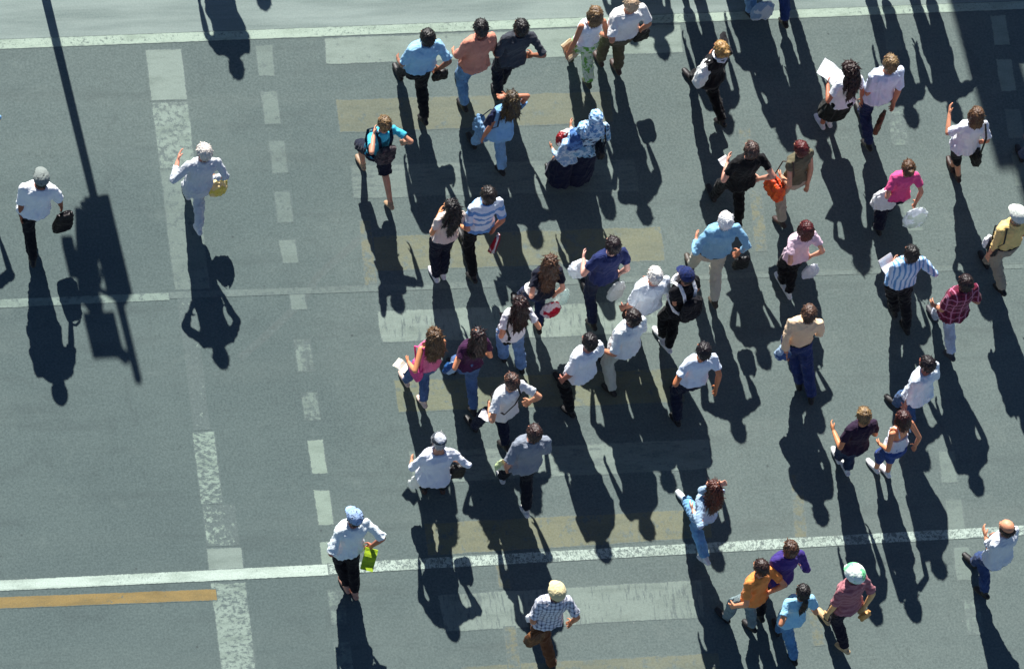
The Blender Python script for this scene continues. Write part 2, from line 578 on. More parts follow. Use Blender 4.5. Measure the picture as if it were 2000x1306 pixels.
def person(label, H, h=1.72, sex='m', hd=12, w=1.0, lean=4, side=0, twist=0, step=.55, front='L', gap=.085,
           top=('tee', (240, 242, 245)), bot=('trousers', (25, 26, 32)), hair=('short', (28, 22, 20)), hat=None, tone=(196, 138, 108),
           shoes=(30, 28, 28), L=None, R=None, Lh=None, Rh=None, head=(0, 4, 0), things=(), hem=None, loose=0.0, belly=0.0, lift=.09,
           frontx=None, group='people crossing the road', curl=1.0, feet=None, collar=None):
    BODYN[0] += 1
    seed = BODYN[0]
    q = Person()
    w = 1 + (w - 1) * .75 - .07
    q.sex, q.w = sex, w
    k = h / 1.72
    q.k = k
    step *= .92
    lean = lean - 2.5 if lean < 20 else lean
    # ---- pose: legs, trunk, head, arms; solved so that the top of the head lies on its ray
    psi = math.radians(hd - 9 if hd < 30 else hd - 4)
    Rw = rz(psi)
    L1, L2, AH = .43 * k, .425 * k, .085 * k
    sgn = {'L': -1, 'R': 1}
    Rt = rz(math.radians(twist)) @ rx(-math.radians(lean)) @ ry(math.radians(side))
    Ry = rz(math.radians(twist))
    hy, hp, ht = [math.radians(a) for a in head]
    Rh_ = Rt @ rx(math.radians(lean) * .6) @ rz(hy) @ rx(-hp) @ ry(ht)
    root_xy = None
    feet = feet or {}
    for _it in range(4):
        xy = {}
        for s in 'LR':
            fr = (s == front)
            x = sgn[s] * gap * k
            if fr and frontx is not None:
                x = frontx
            y = (step * .5 if fr else -step * .5)
            if s in feet and root_xy is not None:
                pf = Rw.T @ (at(feet[s][0], feet[s][1], .05) - V3(root_xy[0], root_xy[1], 0))
                x, y = min(max(pf[0], -.34), .34), min(max(pf[1] - .05, -.50), .50)
            xy[s] = (x, y)
        if len(feet) == 1 and root_xy is not None:
            s = list(feet)[0]; o = 'R' if s == 'L' else 'L'
            xy[o] = (sgn[o] * .05, min(max(-xy[s][1] * .5, -.2), .2))
        if feet:
            front = 'L' if xy['L'][1] > xy['R'][1] else 'R'
        st = abs(xy['L'][1] - xy['R'][1])
        ank = {}
        for s in 'LR':
            fr = (s == front)
            ank[s] = V3(xy[s][0], xy[s][1], AH if st < .12 else AH + (.010 if fr else lift * min(1, st / .5)))
        hz = .925 * k
        for s in 'LR':
            d2 = (ank[s][0] - sgn[s] * .085 * k) ** 2 + ank[s][1] ** 2
            reach = (L1 + L2) * .992
            hz = min(hz, ank[s][2] + math.sqrt(max(reach ** 2 - d2, .3)))
        P0 = V3(0, 0, hz)
        q.T = lambda x, y, z: P0 + Rt @ (V3(x, y, z) * k)
        HO = q.T(0, .012, .582)
        Hd = lambda x, y, z: HO + Rh_ @ (V3(x, y, z) * k)
        topz = Hd(0, -.02, .225)
        g = at(H[0], H[1], topz[2])
        root_xy = g[:2] - (Rw @ topz)[:2]
    if len(feet) == 2:
        STAT.append((H[0], (xy['L'][0] + xy['R'][0]) / 2, (xy['L'][1] + xy['R'][1]) / 2, label[:40]))
    q.P0, q.Rt = P0, Rt
    hip, knee = {}, {}
    for s in 'LR':
        hip[s] = P0 + V3(sgn[s] * .085 * k, 0, 0)
        kn, an = ik(hip[s], ank[s], L1, L2, V3(sgn[s] * .08, 1, 0))
        knee[s], ank[s] = kn, an
    shw = (.178 if sex == 'm' else .158) * (0.5 + 0.5 * w)
    sh, elb, wri = {}, {}, {}
    A1, A2 = .285 * k, .25 * k
    amp = step / .6
    for s, t, hint in (('L', L, Lh), ('R', R, Rh)):
        sh[s] = q.T(sgn[s] * shw, -.008, .478)
        hn = V3(*(hint or (.35, -.9, -.5)))
        if hint:
            hn = V3(hint[0] * .55, hint[1] - .35, hint[2] - .15)
        hn[0] *= sgn[s]
        if t and t[0] == 'px':
            hand = Rw.T @ (at(t[1], t[2], t[3]) - V3(root_xy[0], root_xy[1], 0))
            dv = hand - sh[s]
            tgt = sh[s] + dv * max(.1, 1 - .085 * k / max(np.linalg.norm(dv), .12))
        else:
            t = t or (.075, .05 + .17 * (-1 if s == front else 1) * amp, -.48)
            if len(t) == 3 and t[1] >= .1 and t[2] > -.37:
                t = (t[0], t[1] * .8, t[2] - .12)
            tgt = sh[s] + Ry @ (V3(sgn[s] * t[0], t[1], t[2]) * k)
        elb[s], wri[s] = ik(sh[s], tgt, A1, A2, Ry @ hn)
    root = bpy.data.objects.new('person', None)
    C.objects.link(root)
    root.location = (root_xy[0], root_xy[1], 0)
    root.rotation_euler = (0, 0, psi)
    root.empty_display_size = .2
    tag(root, label, 'person', group)
    # ---- body
    tk0 = top[0]
    B = Shape()
    B.loft(torso_rings(q, -.125, .66, -.012, n=20))
    wl = .55 + .45 * w
    f = .9 if sex == 'f' else 1.0
    for s in 'LR':
        lk = .80 if bot[0] in ('trousers', 'jeans') else .96
        B.tube([hip[s] + V3(0, 0, .02), hip[s] * .5 + knee[s] * .5, knee[s]], [.082 * k * wl * .85, .070 * k * wl * .85, .052 * k * lk])
        d = knee[s] - ank[s]
        cb = unit(np.cross(np.cross(d, V3(0, 1, 0)), d)) * -.012
        B.tube([knee[s], knee[s] - d * .3 + cb, knee[s] - d * .6 + cb * .5, ank[s]], [.050 * k * lk, .052 * k * wl * lk, .042 * k * lk, .034 * k * lk])
        B.tube([sh[s], sh[s] * .5 + elb[s] * .5, elb[s]], [.039 * k * f * wl, .038 * k * f * wl, .036 * k * f] if tk0 not in ('tank', 'strap') else [.046 * k * f * wl, .042 * k * f * wl, .036 * k * f])
        B.tube([elb[s], elb[s] * .65 + wri[s] * .35, wri[s]], [.037 * k * f, .038 * k * f, .026 * k * f])
        # hand
        d = unit(wri[s] - elb[s])
        out = Ry @ V3(sgn[s], 0, 0)
        lat = unit(np.cross(d, out)) if abs(np.dot(d, out)) < .9 else unit(np.cross(d, V3(0, 0, 1)))
        nrm = np.cross(lat, d)
        if np.dot(nrm, out) > 0: nrm = -nrm                 # the palm faces the body
        fwdl = lat if np.dot(lat, Ry @ V3(0, 1, 0.4)) > 0 else -lat
        hk = k * f
        pb = wri[s] + d * .01 * hk; pe = wri[s] + d * .09 * hk
        B.tube([pb, (pb + pe) / 2, pe], [(.030 * hk, .017 * hk), (.040 * hk, .018 * hk), (.041 * hk, .016 * hk)], side=lat)
        for i, (o, ln) in enumerate(((-.031, .062), (-.0105, .078), (.0105, .083), (.031, .074))):
            p0 = pe + fwdl * o * hk - d * .01 * hk
            d0 = unit(d + fwdl * o * 3.2)
            c1 = unit(d0 + nrm * .45 * curl); c2 = unit(d0 + nrm * 1.2 * curl)
            p1 = p0 + d0 * (.012 + ln * .38) * hk; p2 = p1 + c1 * ln * .34 * hk; p3 = p2 + c2 * ln * .28 * hk
            B.tube([p0, p1, p2, p3], [.0098 * hk, .0094 * hk, .0088 * hk, .0078 * hk], n=8)
        t0 = pb + d * .02 * hk + fwdl * .028 * hk
        t1 = t0 + unit(d * .6 + fwdl * .75 + nrm * .25) * .04 * hk
        t2 = t1 + unit(d * .9 + fwdl * .25 + nrm * .45) * .035 * hk
        B.tube([t0, t1, t2], [.0145 * hk, .0115 * hk, .009 * hk], n=8)
    # head
    secs = [(.0, .026, .083, .035), (.02, .046, .091, .0), (.05, .059, .094, -.045), (.085, .067, .094, -.075), (.115, .073, .088, -.09),
            (.15, .076, .092, -.098), (.185, .071, .077, -.092), (.208, .052, .05, -.068), (.221, .026, .018, -.04)]
    rr = []
    for z, a, fy, by in secs:
        cy, b = (fy + by) / 2, (fy - by) / 2
        rr.append([Hd(a * math.cos(t), cy + b * math.sin(t) - .005, z) for t in np.linspace(0, 2 * math.pi, 18, endpoint=False)])
    B.loft(rr)
    B.tube([Hd(0, .085, .118), Hd(0, .103, .088), Hd(0, .096, .076)], [.008 * k, .0145 * k, .012 * k], n=8)
    B.tube([Hd(-.02, .088, .052), Hd(.02, .088, .052)], [.0085 * k, .0085 * k], n=8)
    for s in (-1, 1):
        B.ell(Hd(s * .077, -.012, .095), (.011 * k, .02 * k, .031 * k), Rh_)
        B.tube([Hd(s * .018, .086, .135), Hd(s * .052, .078, .135)], [.009 * k, .007 * k], n=8)
    body = fuse('body', B, .0088, skin(tone), smooth=2)
    link('body', body, root)
    for s in (-1, 1):
        e = link('eye', eye_mesh(), root)
        e.location = Hd(s * .033, .081, .118)
    # ---- hair / hat
    hk_, *ha = hair
    S = Shape()
    ell = lambda c, r: S.ell(Hd(*c), tuple(x * k for x in r), Rh_)
    fold_h = [(.0025, .03, seed, .35), (.003, .06, seed + 3)]
    if hk_ == 'short' or hk_ == 'thin':
        g = .004 if hk_ == 'thin' else .009
        ell((0, -.014, .136), (.084 + g, .103 + g, .094 + g)); ell((0, -.054, .085), (.071, .058, .064))
    elif hk_ == 'bald':                               # fringe round a bare crown
        for t in np.linspace(math.radians(150), math.radians(390), 13):
            S.ell(Hd(.07 * math.cos(t), -.012 + .088 * math.sin(t), .112), (.022 * k, .022 * k, .036 * k), Rh_, n=10, m=7)
        ell((0, -.06, .08), (.06, .038, .05))
    elif hk_ in ('long', 'curly', 'bob', 'ponytail', 'bun', 'messy'):
        g = {'curly': .024, 'messy': .02, 'bob': .014, 'long': .012, 'ponytail': .008, 'bun': .008}[hk_]
        ell((0, -.015, .136), (.084 + g, .103 + g, .094 + g))
        ell((0, -.05, .085), (.072 + g * .5, .055 + g, .075))
        if hk_ in ('long', 'messy', 'curly'):
            ln = ha[2] if len(ha) > 2 else .30
            cr, dn = Hd(0, -.085, .13), V3(0, 0, -1)
            back = unit(Rt @ V3(0, -1, 0))
            b0 = q.T(0, -.112 if sex == 'f' else -.125, .52) + back * .01
            pts = [cr, Hd(0, -.098, .05), b0, b0 + dn * ln * .5 * k + back * .022, b0 + dn * ln * k + back * .015]
            wd = 1.25 if hk_ == 'messy' else 1.0
            S.tube(pts, [(.075 * k, .04 * k), (.088 * k * wd, .046 * k), (.102 * k * wd, .046 * k), (.098 * k * wd, .036 * k), (.052 * k * wd, .018 * k)], n=18, side=Rh_ @ V3(1, 0, 0))
            for s in (-1, 1):
                S.tube([Hd(s * .07, -.03, .13), Hd(s * .085, -.025, .05), q.T(s * .095, -.055, .53), q.T(s * .105, -.09, .44)],
                       [(.03 * k, .04 * k), (.034 * k, .045 * k), (.038 * k, .04 * k), (.022 * k, .02 * k)], n=12)
            fold_h = [(.006, .03, seed, .12), (.006, .08, seed + 3, .4)]
        elif hk_ == 'bob':
            S.tube([Hd(0, -.06, .14), Hd(0, -.07, .07), Hd(0, -.075, -.012)], [(.08 * k, .06 * k), (.096 * k, .06 * k), (.088 * k, .045 * k)], n=16, side=Rh_ @ V3(1, 0, 0))
            for s in (-1, 1):
                S.tube([Hd(s * .066, 0, .15), Hd(s * .08, .005, .08), Hd(s * .074, .008, .01)], [(.03 * k, .055 * k), (.026 * k, .06 * k), (.018 * k, .04 * k)], n=12)
        elif hk_ == 'ponytail':
            S.tube([Hd(0, -.11, .14), Hd(0, -.15, .10), Hd(0, -.155, 0), Hd(0, -.14, -.16), Hd(0, -.13, -.26)], [.022 * k, .034 * k, .04 * k, .032 * k, .01 * k])
        elif hk_ == 'bun':
            ell((0, -.118, .165), (.045, .042, .045))
        if hk_ == 'curly':
            fold_h = [(.010, .045, seed), (.004, .025, seed + 2)]
    elif hk_ == 'scarf':
        ell((0, -.012, .132), (.098, .118, .107)); ell((0, -.055, .06), (.085, .07, .09))
        S.tube([Hd(0, -.05, .06), q.T(0, -.05, .56), q.T(0, -.085, .44)], [(.095 * k, .085 * k), (.13 * k, .10 * k), (.16 * k, .07 * k)], n=18, side=Rt @ V3(1, 0, 0))
        fold_h = [(.005, .09, seed)]
    if hk_ != 'none':
        hm = ha[0] if not isinstance(ha[0], tuple) else hairmat(ha[0], ha[1] if len(ha) > 1 else None)
        def strands(V, N):
            if hk_ == 'scarf':
                return V
            loc = (V - HO) @ Rh_ / k
            a = np.arctan2(loc[:, 0] - .012, -(loc[:, 1] + .035))
            rr_ = np.hypot(loc[:, 0], loc[:, 1] + .035)
            d = np.zeros(len(V)); rg = np.random.RandomState(seed)
            for n_ in (7, 13, 19, 29):
                d += np.sin(a * n_ + rg.uniform(0, 6) + rg.uniform(1, 2.5) * np.sin(loc[:, 2] * rg.uniform(25, 60) + rr_ * 30 + rg.uniform(0, 6)))
            V = V + N * ((d * .0013 + .0012) * np.clip(rr_ / .04, .2, 1))[:, None]
            loc = (V - HO) @ Rh_ / k                  # keep the face free
            f_ = np.clip((loc[:, 1] - .035) / .03, 0, 1) * np.clip((.168 - loc[:, 2]) / .02, 0, 1) * np.clip((.082 - np.abs(loc[:, 0])) / .02, 0, 1)
            cen = HO + Rh_ @ (V3(0, -.03, .12) * k)
            return V + (cen - V) * (f_ * .34)[:, None]
        me = fuse('headscarf' if hk_ == 'scarf' else 'hair', S, .0078, hm, smooth=1, fold=fold_h, post=strands)
        if hk_ != 'scarf':
            me = tufts(me, HO, Rh_, k, seed, 520 if hk_ in ('long', 'messy', 'curly') else 300, .055 if hk_ in ('long', 'messy', 'curly') else .03)
        link(me.name.split('.')[0], me, root)
    if hat:
        hc, hm = hat[1], hat[2] if len(hat) > 2 else None
        S = Shape()
        big = hat[3] if len(hat) > 3 else 1.0
        dome = []
        for z, r in ((.125, .99), (.14, 1.0), (.165, .97), (.19, .88), (.212, .72), (.23, .48), (.239, .2)):
            zz = .125 + (z - .125) * big
            dome.append([Hd(.098 * big * r * math.cos(t), -.012 + .117 * big * r * math.sin(t), zz) for t in np.linspace(0, 2 * math.pi, 22, endpoint=False)])
        S.loft(dome)
        S.ell(Hd(0, -.012, .125 + .115 * big), (.011 * k, .011 * k, .008 * k), Rh_)
        if hat[0] == 'cap':
            S.tube([Hd(0, .07, .128), Hd(0, .12, .116), Hd(0, .155, .098)], [(.083 * k, .007 * k), (.074 * k, .007 * k), (.038 * k, .007 * k)], n=16, side=Rh_ @ V3(1, 0, 0))
        elif hat[0] == 'brim':
            S.loft([[Hd(.15 * r * math.cos(t), -.01 + .168 * r * math.sin(t), z) for t in np.linspace(0, 2 * math.pi, 24, endpoint=False)] for r, z in ((.6, .118), (1, .112), (1.0, .126), (.6, .134))])
        def seams(V, N):
            loc = (V - HO) @ Rh_ / k
            a = np.arctan2(loc[:, 1] + .012, loc[:, 0])
            gq = np.abs(((a / (math.pi / 3)) % 1) - .5)
            return V - N * (np.clip((gq - .46) / .04, 0, 1) * .0025 * (loc[:, 2] > .14))[:, None]
        me = fuse('cap', S, .0075, hc if not isinstance(hc, tuple) else cloth(hc, *(hm or ())), smooth=2, fold=[(.0016, .07, seed + 5)], post=seams)
        link('cap', me, root)
    # ---- garment for the upper body
    tk, tm = top[0], top[1]
    tmat = tm if not isinstance(tm, tuple) else cloth(tm, *(top[2] if len(top) > 2 else ()))
    opts = top[3] if len(top) > 3 else {}
    S = Shape()
    hem_ = hem if hem is not None else {'tee': -.02, 'shirt': -.03, 'polo': -.02, 'long': -.04, 'tank': .03, 'strap': .0, 'jacket': -.08, 'tucked': .10, 'longtucked': .10, 'coat': -.42}[tk]
    zt = opts.get('zt', {'tank': .505, 'strap': .43}.get(tk, .552))
    grow = .018 + loose * .7
    if hem_ < -.125:
        S.loft(torso_rings(q, -.125, zt, grow, flare=.018 + loose * .5, belly=belly))
        S.loft(torso_rings(q, hem_, -.02, grow + .035 + loose, flare=.05))
    else:
        S.loft(torso_rings(q, hem_, zt, grow, flare=.018 + loose * .5, belly=belly))
    if tk == 'tank' or tk == 'strap':
        for s in 'LR':
            a = sgn[s] * (.085 if tk == 'strap' else .095)
            S.tube([q.T(a, .10, .40), q.T(a * .95, .05, .515), q.T(a * .92, -.03, .545), q.T(a, -.105, .43)], [(.022 * k, .008 * k)] * 4, n=10, side=Rt @ V3(1, 0, 0))
    else:
        ls = tk in ('long', 'jacket', 'longtucked', 'coat')
        fr = opts.get('sleeve', .62)
        for s in 'LR':
            S.tube([q.T(sgn[s] * shw * .45, -.012, .505), sh[s] + V3(0, 0, .004), sh[s] * .8 + elb[s] * .2], [.056 * k, .060 * k * wl, .057 * k * wl])
            if ls:
                S.tube([sh[s], sh[s] * .5 + elb[s] * .5, elb[s]], [.058 * k * wl, .056 * k * wl, .050 * k * wl])
                e = opts.get('cuff', .93)
                S.tube([elb[s], elb[s] * .6 + wri[s] * .4, elb[s] * (1 - e) + wri[s] * e], [.052 * k * wl, .050 * k, .040 * k], rnd=(True, False))
            else:
                e = sh[s] * (1 - fr) + elb[s] * fr
                S.tube([sh[s], sh[s] * .5 + e * .5, e], [.058 * k * wl, .060 * k * wl, (.063 + loose * .5) * k * wl], rnd=(True, False))
        if tk in ('shirt', 'polo', 'jacket', 'longtucked', 'tucked', 'long') and opts.get('collar', True):
            ring = [q.T((.073 if sex == 'm' else .062) * q.w ** .3 * math.cos(t), -.004 + .07 * math.sin(t), .562 + .012 * math.sin(t) * -1) for t in np.linspace(0, 2 * math.pi, 17)]
            S.tube(ring, [(.011 * k, .02 * k)] * len(ring), n=8, side=Rt @ V3(0, 0, 1))
    fa = opts.get('fold', .0074)
    gname = {'tee': 'tee_shirt', 'shirt': 'shirt', 'polo': 'polo_shirt', 'long': 'long_sleeved_shirt', 'tank': 'tank_top', 'strap': 'strap_top',
             'jacket': 'jacket', 'tucked': 'shirt', 'longtucked': 'long_sleeved_shirt', 'coat': 'coat'}[tk]
    def hemfold(V, N):
        zl = ((V - P0) @ Rt)[:, 2] / k
        return folds(V, N * (np.clip((.30 - zl) / .35, 0.0, 1.0))[:, None], fa * 1.3, .16, seed + 31, .35)
    me = fuse(gname, S, .0105, tmat, smooth=3, fold=[(fa, .20, seed * 3 + 1, .55), (fa * .40, .085, seed * 3 + 2, .6)], post=hemfold)
    link(gname, me, root)
    if tk in ('tucked', 'longtucked') and hem_ > .02 and opts.get('belt', True):
        S = Shape()
        prof = MALE if sex == 'm' else FEMALE
        zz = [x[0] for x in prof]; zb_ = hem_ - .005
        aa, bb, yy = (np.interp(zb_, zz, [x[i_] for x in prof]) for i_ in (1, 2, 3))
        ring = [q.T((aa * w + .020) * math.cos(t), yy + (bb * (.4 + .6 * w) + .020) * math.sin(t), zb_) for t in np.linspace(0, 2 * math.pi, 33)]
        S.tube(ring, [(.007 * k, .019 * k)] * len(ring), n=8, side=Rt @ V3(0, 0, 1))
        link('belt', fuse('belt', S, .007, simple('belt_leather', (26, 22, 20), .5, .4), smooth=1), root)
    if collar:
        S = Shape()
        ring = [q.T((.078) * math.cos(t), -.004 + .074 * math.sin(t), .572 - .012 * math.sin(t)) for t in np.linspace(0, 2 * math.pi, 19)]
        S.tube(ring, [(.014 * k, .02 * k)] * len(ring), n=8, side=Rt @ V3(0, 0, 1))
        S.tube([q.T(-.07, -.07, .56), q.T(0, -.11, .535), q.T(.07, -.07, .56)], [(.02 * k, .012 * k)] * 3, n=8)
        link('collar', fuse('collar', S, .007, cloth(collar), smooth=1), root)
    q.shirt_gap = grow
    # ---- lower garment
    bk, bm = bot[0], bot[1]
    bmat = bm if not isinstance(bm, tuple) else cloth(bm, *(bot[2] if len(bot) > 2 else ()))
    bo = bot[3] if len(bot) > 3 else {}
    S = Shape()
    waist = bo.get('waist', .135 if hem_ > .02 else max(.03, hem_ + .07))
    flare = bo.get('flare', 0.0)
    if bk in ('skirt', 'longskirt'):
        S.loft(torso_rings(q, -.07, waist, .016))
        zb = {'skirt': bo.get('to', .48), 'longskirt': bo.get('to', .12)}[bk] * k
        ymin = min(p[1] for p in ank.values()); ymax = max(p[1] for p in ank.values())
        rings = []
        for t_ in np.linspace(0, 1, 7):
            z = P0[2] + .03 * k - t_ * (P0[2] + .03 * k - zb)
            wx = (.19 + t_ * (.05 if bk == 'skirt' else .05)) * k * (.5 + .5 * w)
            fr_ = min(1, (P0[2] - z) / (P0[2] - AH))
            wy = .14 * k + fr_ * (ymax - ymin) * .42 + t_ * .03
            cy = (ymin + ymax) / 2 * fr_
            rings.append([V3(wx * math.cos(t), cy + wy * math.sin(t), z) for t in np.linspace(0, 2 * math.pi, 26, endpoint=False)])
        S.loft(rings)
        fold_b = [(.010, .15, seed * 5, .18), (.003, .07, seed * 5 + 1, .25)]
    else:
        S.loft(torso_rings(q, -.125, waist, .012 if hem_ > .02 else .004))
        for s in 'LR':
            kn, an = knee[s], ank[s]
            r0, r1, r2, r3 = (.104 * wl, .092 * wl, .077, .072)
            lg = bo.get('loose', 0.0)
            if bk == 'shorts':
                e = bo.get('to', .98)
                S.tube([hip[s] + V3(0, 0, .01), hip[s] * .5 + kn * .5, hip[s] * (1 - e) + kn * e], [r0 * k, (r1 + .012) * k, (.082 + lg) * k], rnd=(True, False))
            else:
                S.tube([hip[s] + V3(0, 0, .01), hip[s] * .5 + kn * .5, kn], [r0 * k, (r1 + lg * .5) * k, (r2 + lg * .6) * k])
                e = {'capri': .42}.get(bk, bo.get('to', .97))
                d = an - kn
                S.tube([kn, kn + d * e * .5 + V3(0, -.012, 0), kn + d * e], [(r2 + lg * .6) * k, (r3 + lg + .3 * flare) * k, (.060 + lg + flare) * k], rnd=(True, False))
        fold_b = [(.007, .13, seed * 5, .8), (.0032, .06, seed * 5 + 1, 1.2)]
    bname = {'trousers': 'trousers', 'jeans': 'jeans', 'shorts': 'shorts', 'capri': 'cropped_trousers', 'skirt': 'skirt', 'longskirt': 'long_skirt'}[bk]
    me = fuse(bname, S, .0115, bmat, smooth=3, fold=fold_b)
    link(bname, me, root)
    # ---- shoes
    smat = simple('shoe_leather', shoes, .5, .4)
    for s in 'LR':
        a = ank[s]
        fr = (s == front)
        tx = sgn[s] * .03
        up_ = max(a[2] - AH, 0)
        ln = .165 * k
        pit = math.asin(min(.75, up_ / ln)) if not fr else 0
        dirf = V3(tx, math.cos(pit), -math.sin(pit)); dirf = unit(dirf)
        upv = unit(np.cross(np.cross(dirf, V3(0, 0, 1)), dirf))
        c0 = a - upv * (AH - .035 * k)
        S = Shape()
        S.tube([c0 - dirf * .045 * k, c0 + dirf * .02 * k, c0 + dirf * .10 * k - upv * .004 * k, c0 + dirf * .165 * k - upv * .010 * k],
               [(.034 * k, .036 * k), (.036 * k, .037 * k), (.046 * k, .030 * k), (.036 * k, .022 * k)], n=14, side=V3(1, 0, 0))
        S.tube([c0 + upv * .01 * k, a + upv * .005], [.040 * k, .040 * k])
        def sole(V, N):
            V[:, 2] = np.maximum(V[:, 2], .004)
            return V
        me = fuse('shoe', S, .009, smat, smooth=2, post=sole)
        link('shoe', me, root)
    # ---- things carried
    q.sh, q.elb, q.wri, q.Hd, q.ank, q.hip, q.knee, q.Ry, q.sgn = sh, elb, wri, Hd, ank, hip, knee, Ry, sgn
    q.hand = {}
    for s in 'LR':
        q.hand[s] = wri[s] + unit(wri[s] - elb[s]) * .085 * k
    q.Rw, q.loc, q.psi = Rw, np.array([root_xy[0], root_xy[1], 0.0]), psi
    q.seed = seed
    for t in things:
        carry(q, t[0], t[1], **(t[2] if len(t) > 2 else {}))
    return q

def put(q, name, label, cat, org, me, parts=()):
    """a carried thing is a thing of its own: org is its origin in the carrier's frame"""
    o = link(name, me)
    o.location = q.loc + q.Rw @ org
    o.rotation_euler = (0, 0, q.psi)
    tag(o, label, cat)
    for n, m in parts:
        link(n, m, o)
    return o

def carry(q, kind, label, **a):
    k = q.k
    s = a.get('hand', 'R')
    hp = q.hand[s] if s in 'LR' else None
    off = V3(*a.get('off', (0, 0, 0)))
    mid = q.Rw.T @ (at(*a['at']) - q.loc) if 'at' in a else None
    sz = a.get('size', (.28, .12, .34))
    rot = rz(math.radians(a.get('rot', 0))) @ rx(math.radians(a.get('pitch', 0))) @ ry(math.radians(a.get('roll', 0)))
    S = Shape()
    if mid is not None and kind in ('plastic', 'handbag', 'cloth_hung', 'paper', 'hat', 'phone'):
        hp = mid + rot @ V3(0, 0, {'plastic': .5 * sz[2], 'handbag': a.get('drop', .10) + .5 * sz[2], 'cloth_hung': .5 * sz[2]}.get(kind, 0)) - off
    if kind == 'plastic':
        org = hp + off
        W, D, Hh = sz
        rings = []
        for t, fx, fy in ((-.06, .16, .25), (-.16, .50, .55), (-.30, .84, .85), (-.60, 1.0, 1.0), (-.85, .98, 1.0), (-.97, .86, .85), (-1.0, .6, .5)):
            rings.append([rot @ V3(W / 2 * fx * math.copysign(abs(math.cos(p)) ** .8, math.cos(p)), D / 2 * fy * math.sin(p), t * Hh) for p in np.linspace(0, 2 * math.pi, 20, endpoint=False)])
        S.loft(rings)
        for sx in (-1, 1):
            S.tube([rot @ V3(sx * W * .05, 0, .02), rot @ V3(sx * W * .16, 0, -.05 * Hh), rot @ V3(sx * W * .22, 0, -.22 * Hh)], [(.012, .008), (.02, .01), (.03, .015)], n=8)
        m = a.get('mat') or plastic(a.get('color', (242, 244, 246)), a.get('c2'), a.get('thin', .3))
        me = fuse('plastic_bag', S, .009, m, smooth=1, fold=[(.009, .11, q.seed + 50, .6), (.0035, .05, q.seed + 51)])
        put(q, 'plastic_bag', label, 'bag', org, me)
    elif kind == 'handbag':
        org = hp + off
        W, D, Hh = sz
        dz = a.get('drop', .10)
        rings = []
        for t, fx, fy in ((0, .78, .45), (-.12, .88, .75), (-.5, 1, 1), (-.9, 1.02, 1.05), (-1.0, .92, .9)):
            rings.append([rot @ V3(W / 2 * fx * math.copysign(abs(math.cos(p)) ** .45, math.cos(p)), D / 2 * fy * math.copysign(abs(math.sin(p)) ** .6, math.sin(p)), -dz + t * Hh) for p in np.linspace(0, 2 * math.pi, 24, endpoint=False)])
        S.loft(rings)
        m = a.get('mat') or simple('bag_leather', a.get('color', (24, 22, 24)), .5, .4, c2=a.get('c2'), scale=a.get('scale', 10))
        me = fuse('handbag', S, .009, m, smooth=2, fold=[(.006, .10, q.seed + 50)])
        S2 = Shape()
        for sy in (-1, 1):
            S2.tube([rot @ V3(-W * .3, sy * D * .2, -dz - .01), rot @ V3(-W * .2, sy * D * .1, -dz * .3), rot @ V3(0, sy * .01, .005), rot @ V3(W * .2, sy * D * .1, -dz * .3), rot @ V3(W * .3, sy * D * .2, -dz - .01)], [.008] * 5, n=8)
        hm = fuse('handle', S2, .006, m, smooth=1)
        put(q, 'handbag', label, 'bag', org, me, [('handle', hm)])
    elif kind == 'paper':
        org = hp + off
        W, D, Hh = sz
        n, mrow = 9, 9
        vs, fs = [], []
        for side in (1, -1):
            for i in range(n):
                for j in range(mrow):
                    x = (i / (n - 1) - .5) * W; y = (j / (mrow - 1) - .5) * Hh
                    z = .10 * (x / W) ** 2 * W + .012 * math.sin(9 * y / Hh + q.seed) + side * (D / 2)
                    vs.append(rot @ V3(x, y, z))
        B = n * mrow
        idx = lambda i, j: i * mrow + j
        for i in range(n - 1):
            for j in range(mrow - 1):
                f = (idx(i, j), idx(i + 1, j), idx(i + 1, j + 1), idx(i, j + 1))
                fs.append(f); fs.append(tuple(B + t for t in reversed(f)))
        rim = [idx(i, 0) for i in range(n)] + [idx(n - 1, j) for j in range(1, mrow)] + [idx(i, mrow - 1) for i in range(n - 2, -1, -1)] + [idx(0, j) for j in range(mrow - 2, 0, -1)]
        for a_, b_ in zip(rim, rim[1:] + rim[:1]):
            fs.append((b_, a_, B + a_, B + b_))
        m = a.get('mat') or simple('paper', a.get('color', (240, 242, 244)), .7, .2, c2=a.get('c2', (226, 229, 232)), scale=a.get('scale', 30))
        me = mesh_raw(a.get('name', 'paper'), vs, fs, m)
        put(q, a.get('name', 'paper_sheet'), label, a.get('cat', 'paper'), org, me)
    elif kind == 'backpack':
        org = q.T(.02, -.14, .36)
        RtL = q.Rt
        T = lambda x, y, z: q.T(x, y, z) - org
        W, D, Hh = sz
        gx = q.shirt_gap
        rings = []
        for z, fx, fy in ((.44, .6, .5), (.40, .88, .8), (.28, 1, .95), (.10, 1.04, 1.1), (.02, .98, 1.05), (-.02, .8, .8)):
            zz = .42 - Hh + (z + .02) / .46 * Hh
            rings.append([T(W / 2 * fx * math.copysign(abs(math.cos(p)) ** .6, math.cos(p)), -.135 - gx - D / 2 + D / 2 * fy * math.copysign(abs(math.sin(p)) ** .7, math.sin(p)), zz) for p in np.linspace(0, 2 * math.pi, 22, endpoint=False)])
        S.loft(rings)
        S.ell(T(0, -.135 - gx - D, .42 - Hh * .68), (W * .36, .03, Hh * .22), RtL)
        m = a.get('mat') or cloth(a.get('color', (42, 44, 52)), *(a.get('pat', ())))
        me = fuse('backpack', S, .009, m, smooth=2, fold=[(.007, .09, q.seed + 50)])
        sm = cloth(a.get('strapcolor', (24, 34, 52)))
        st = []
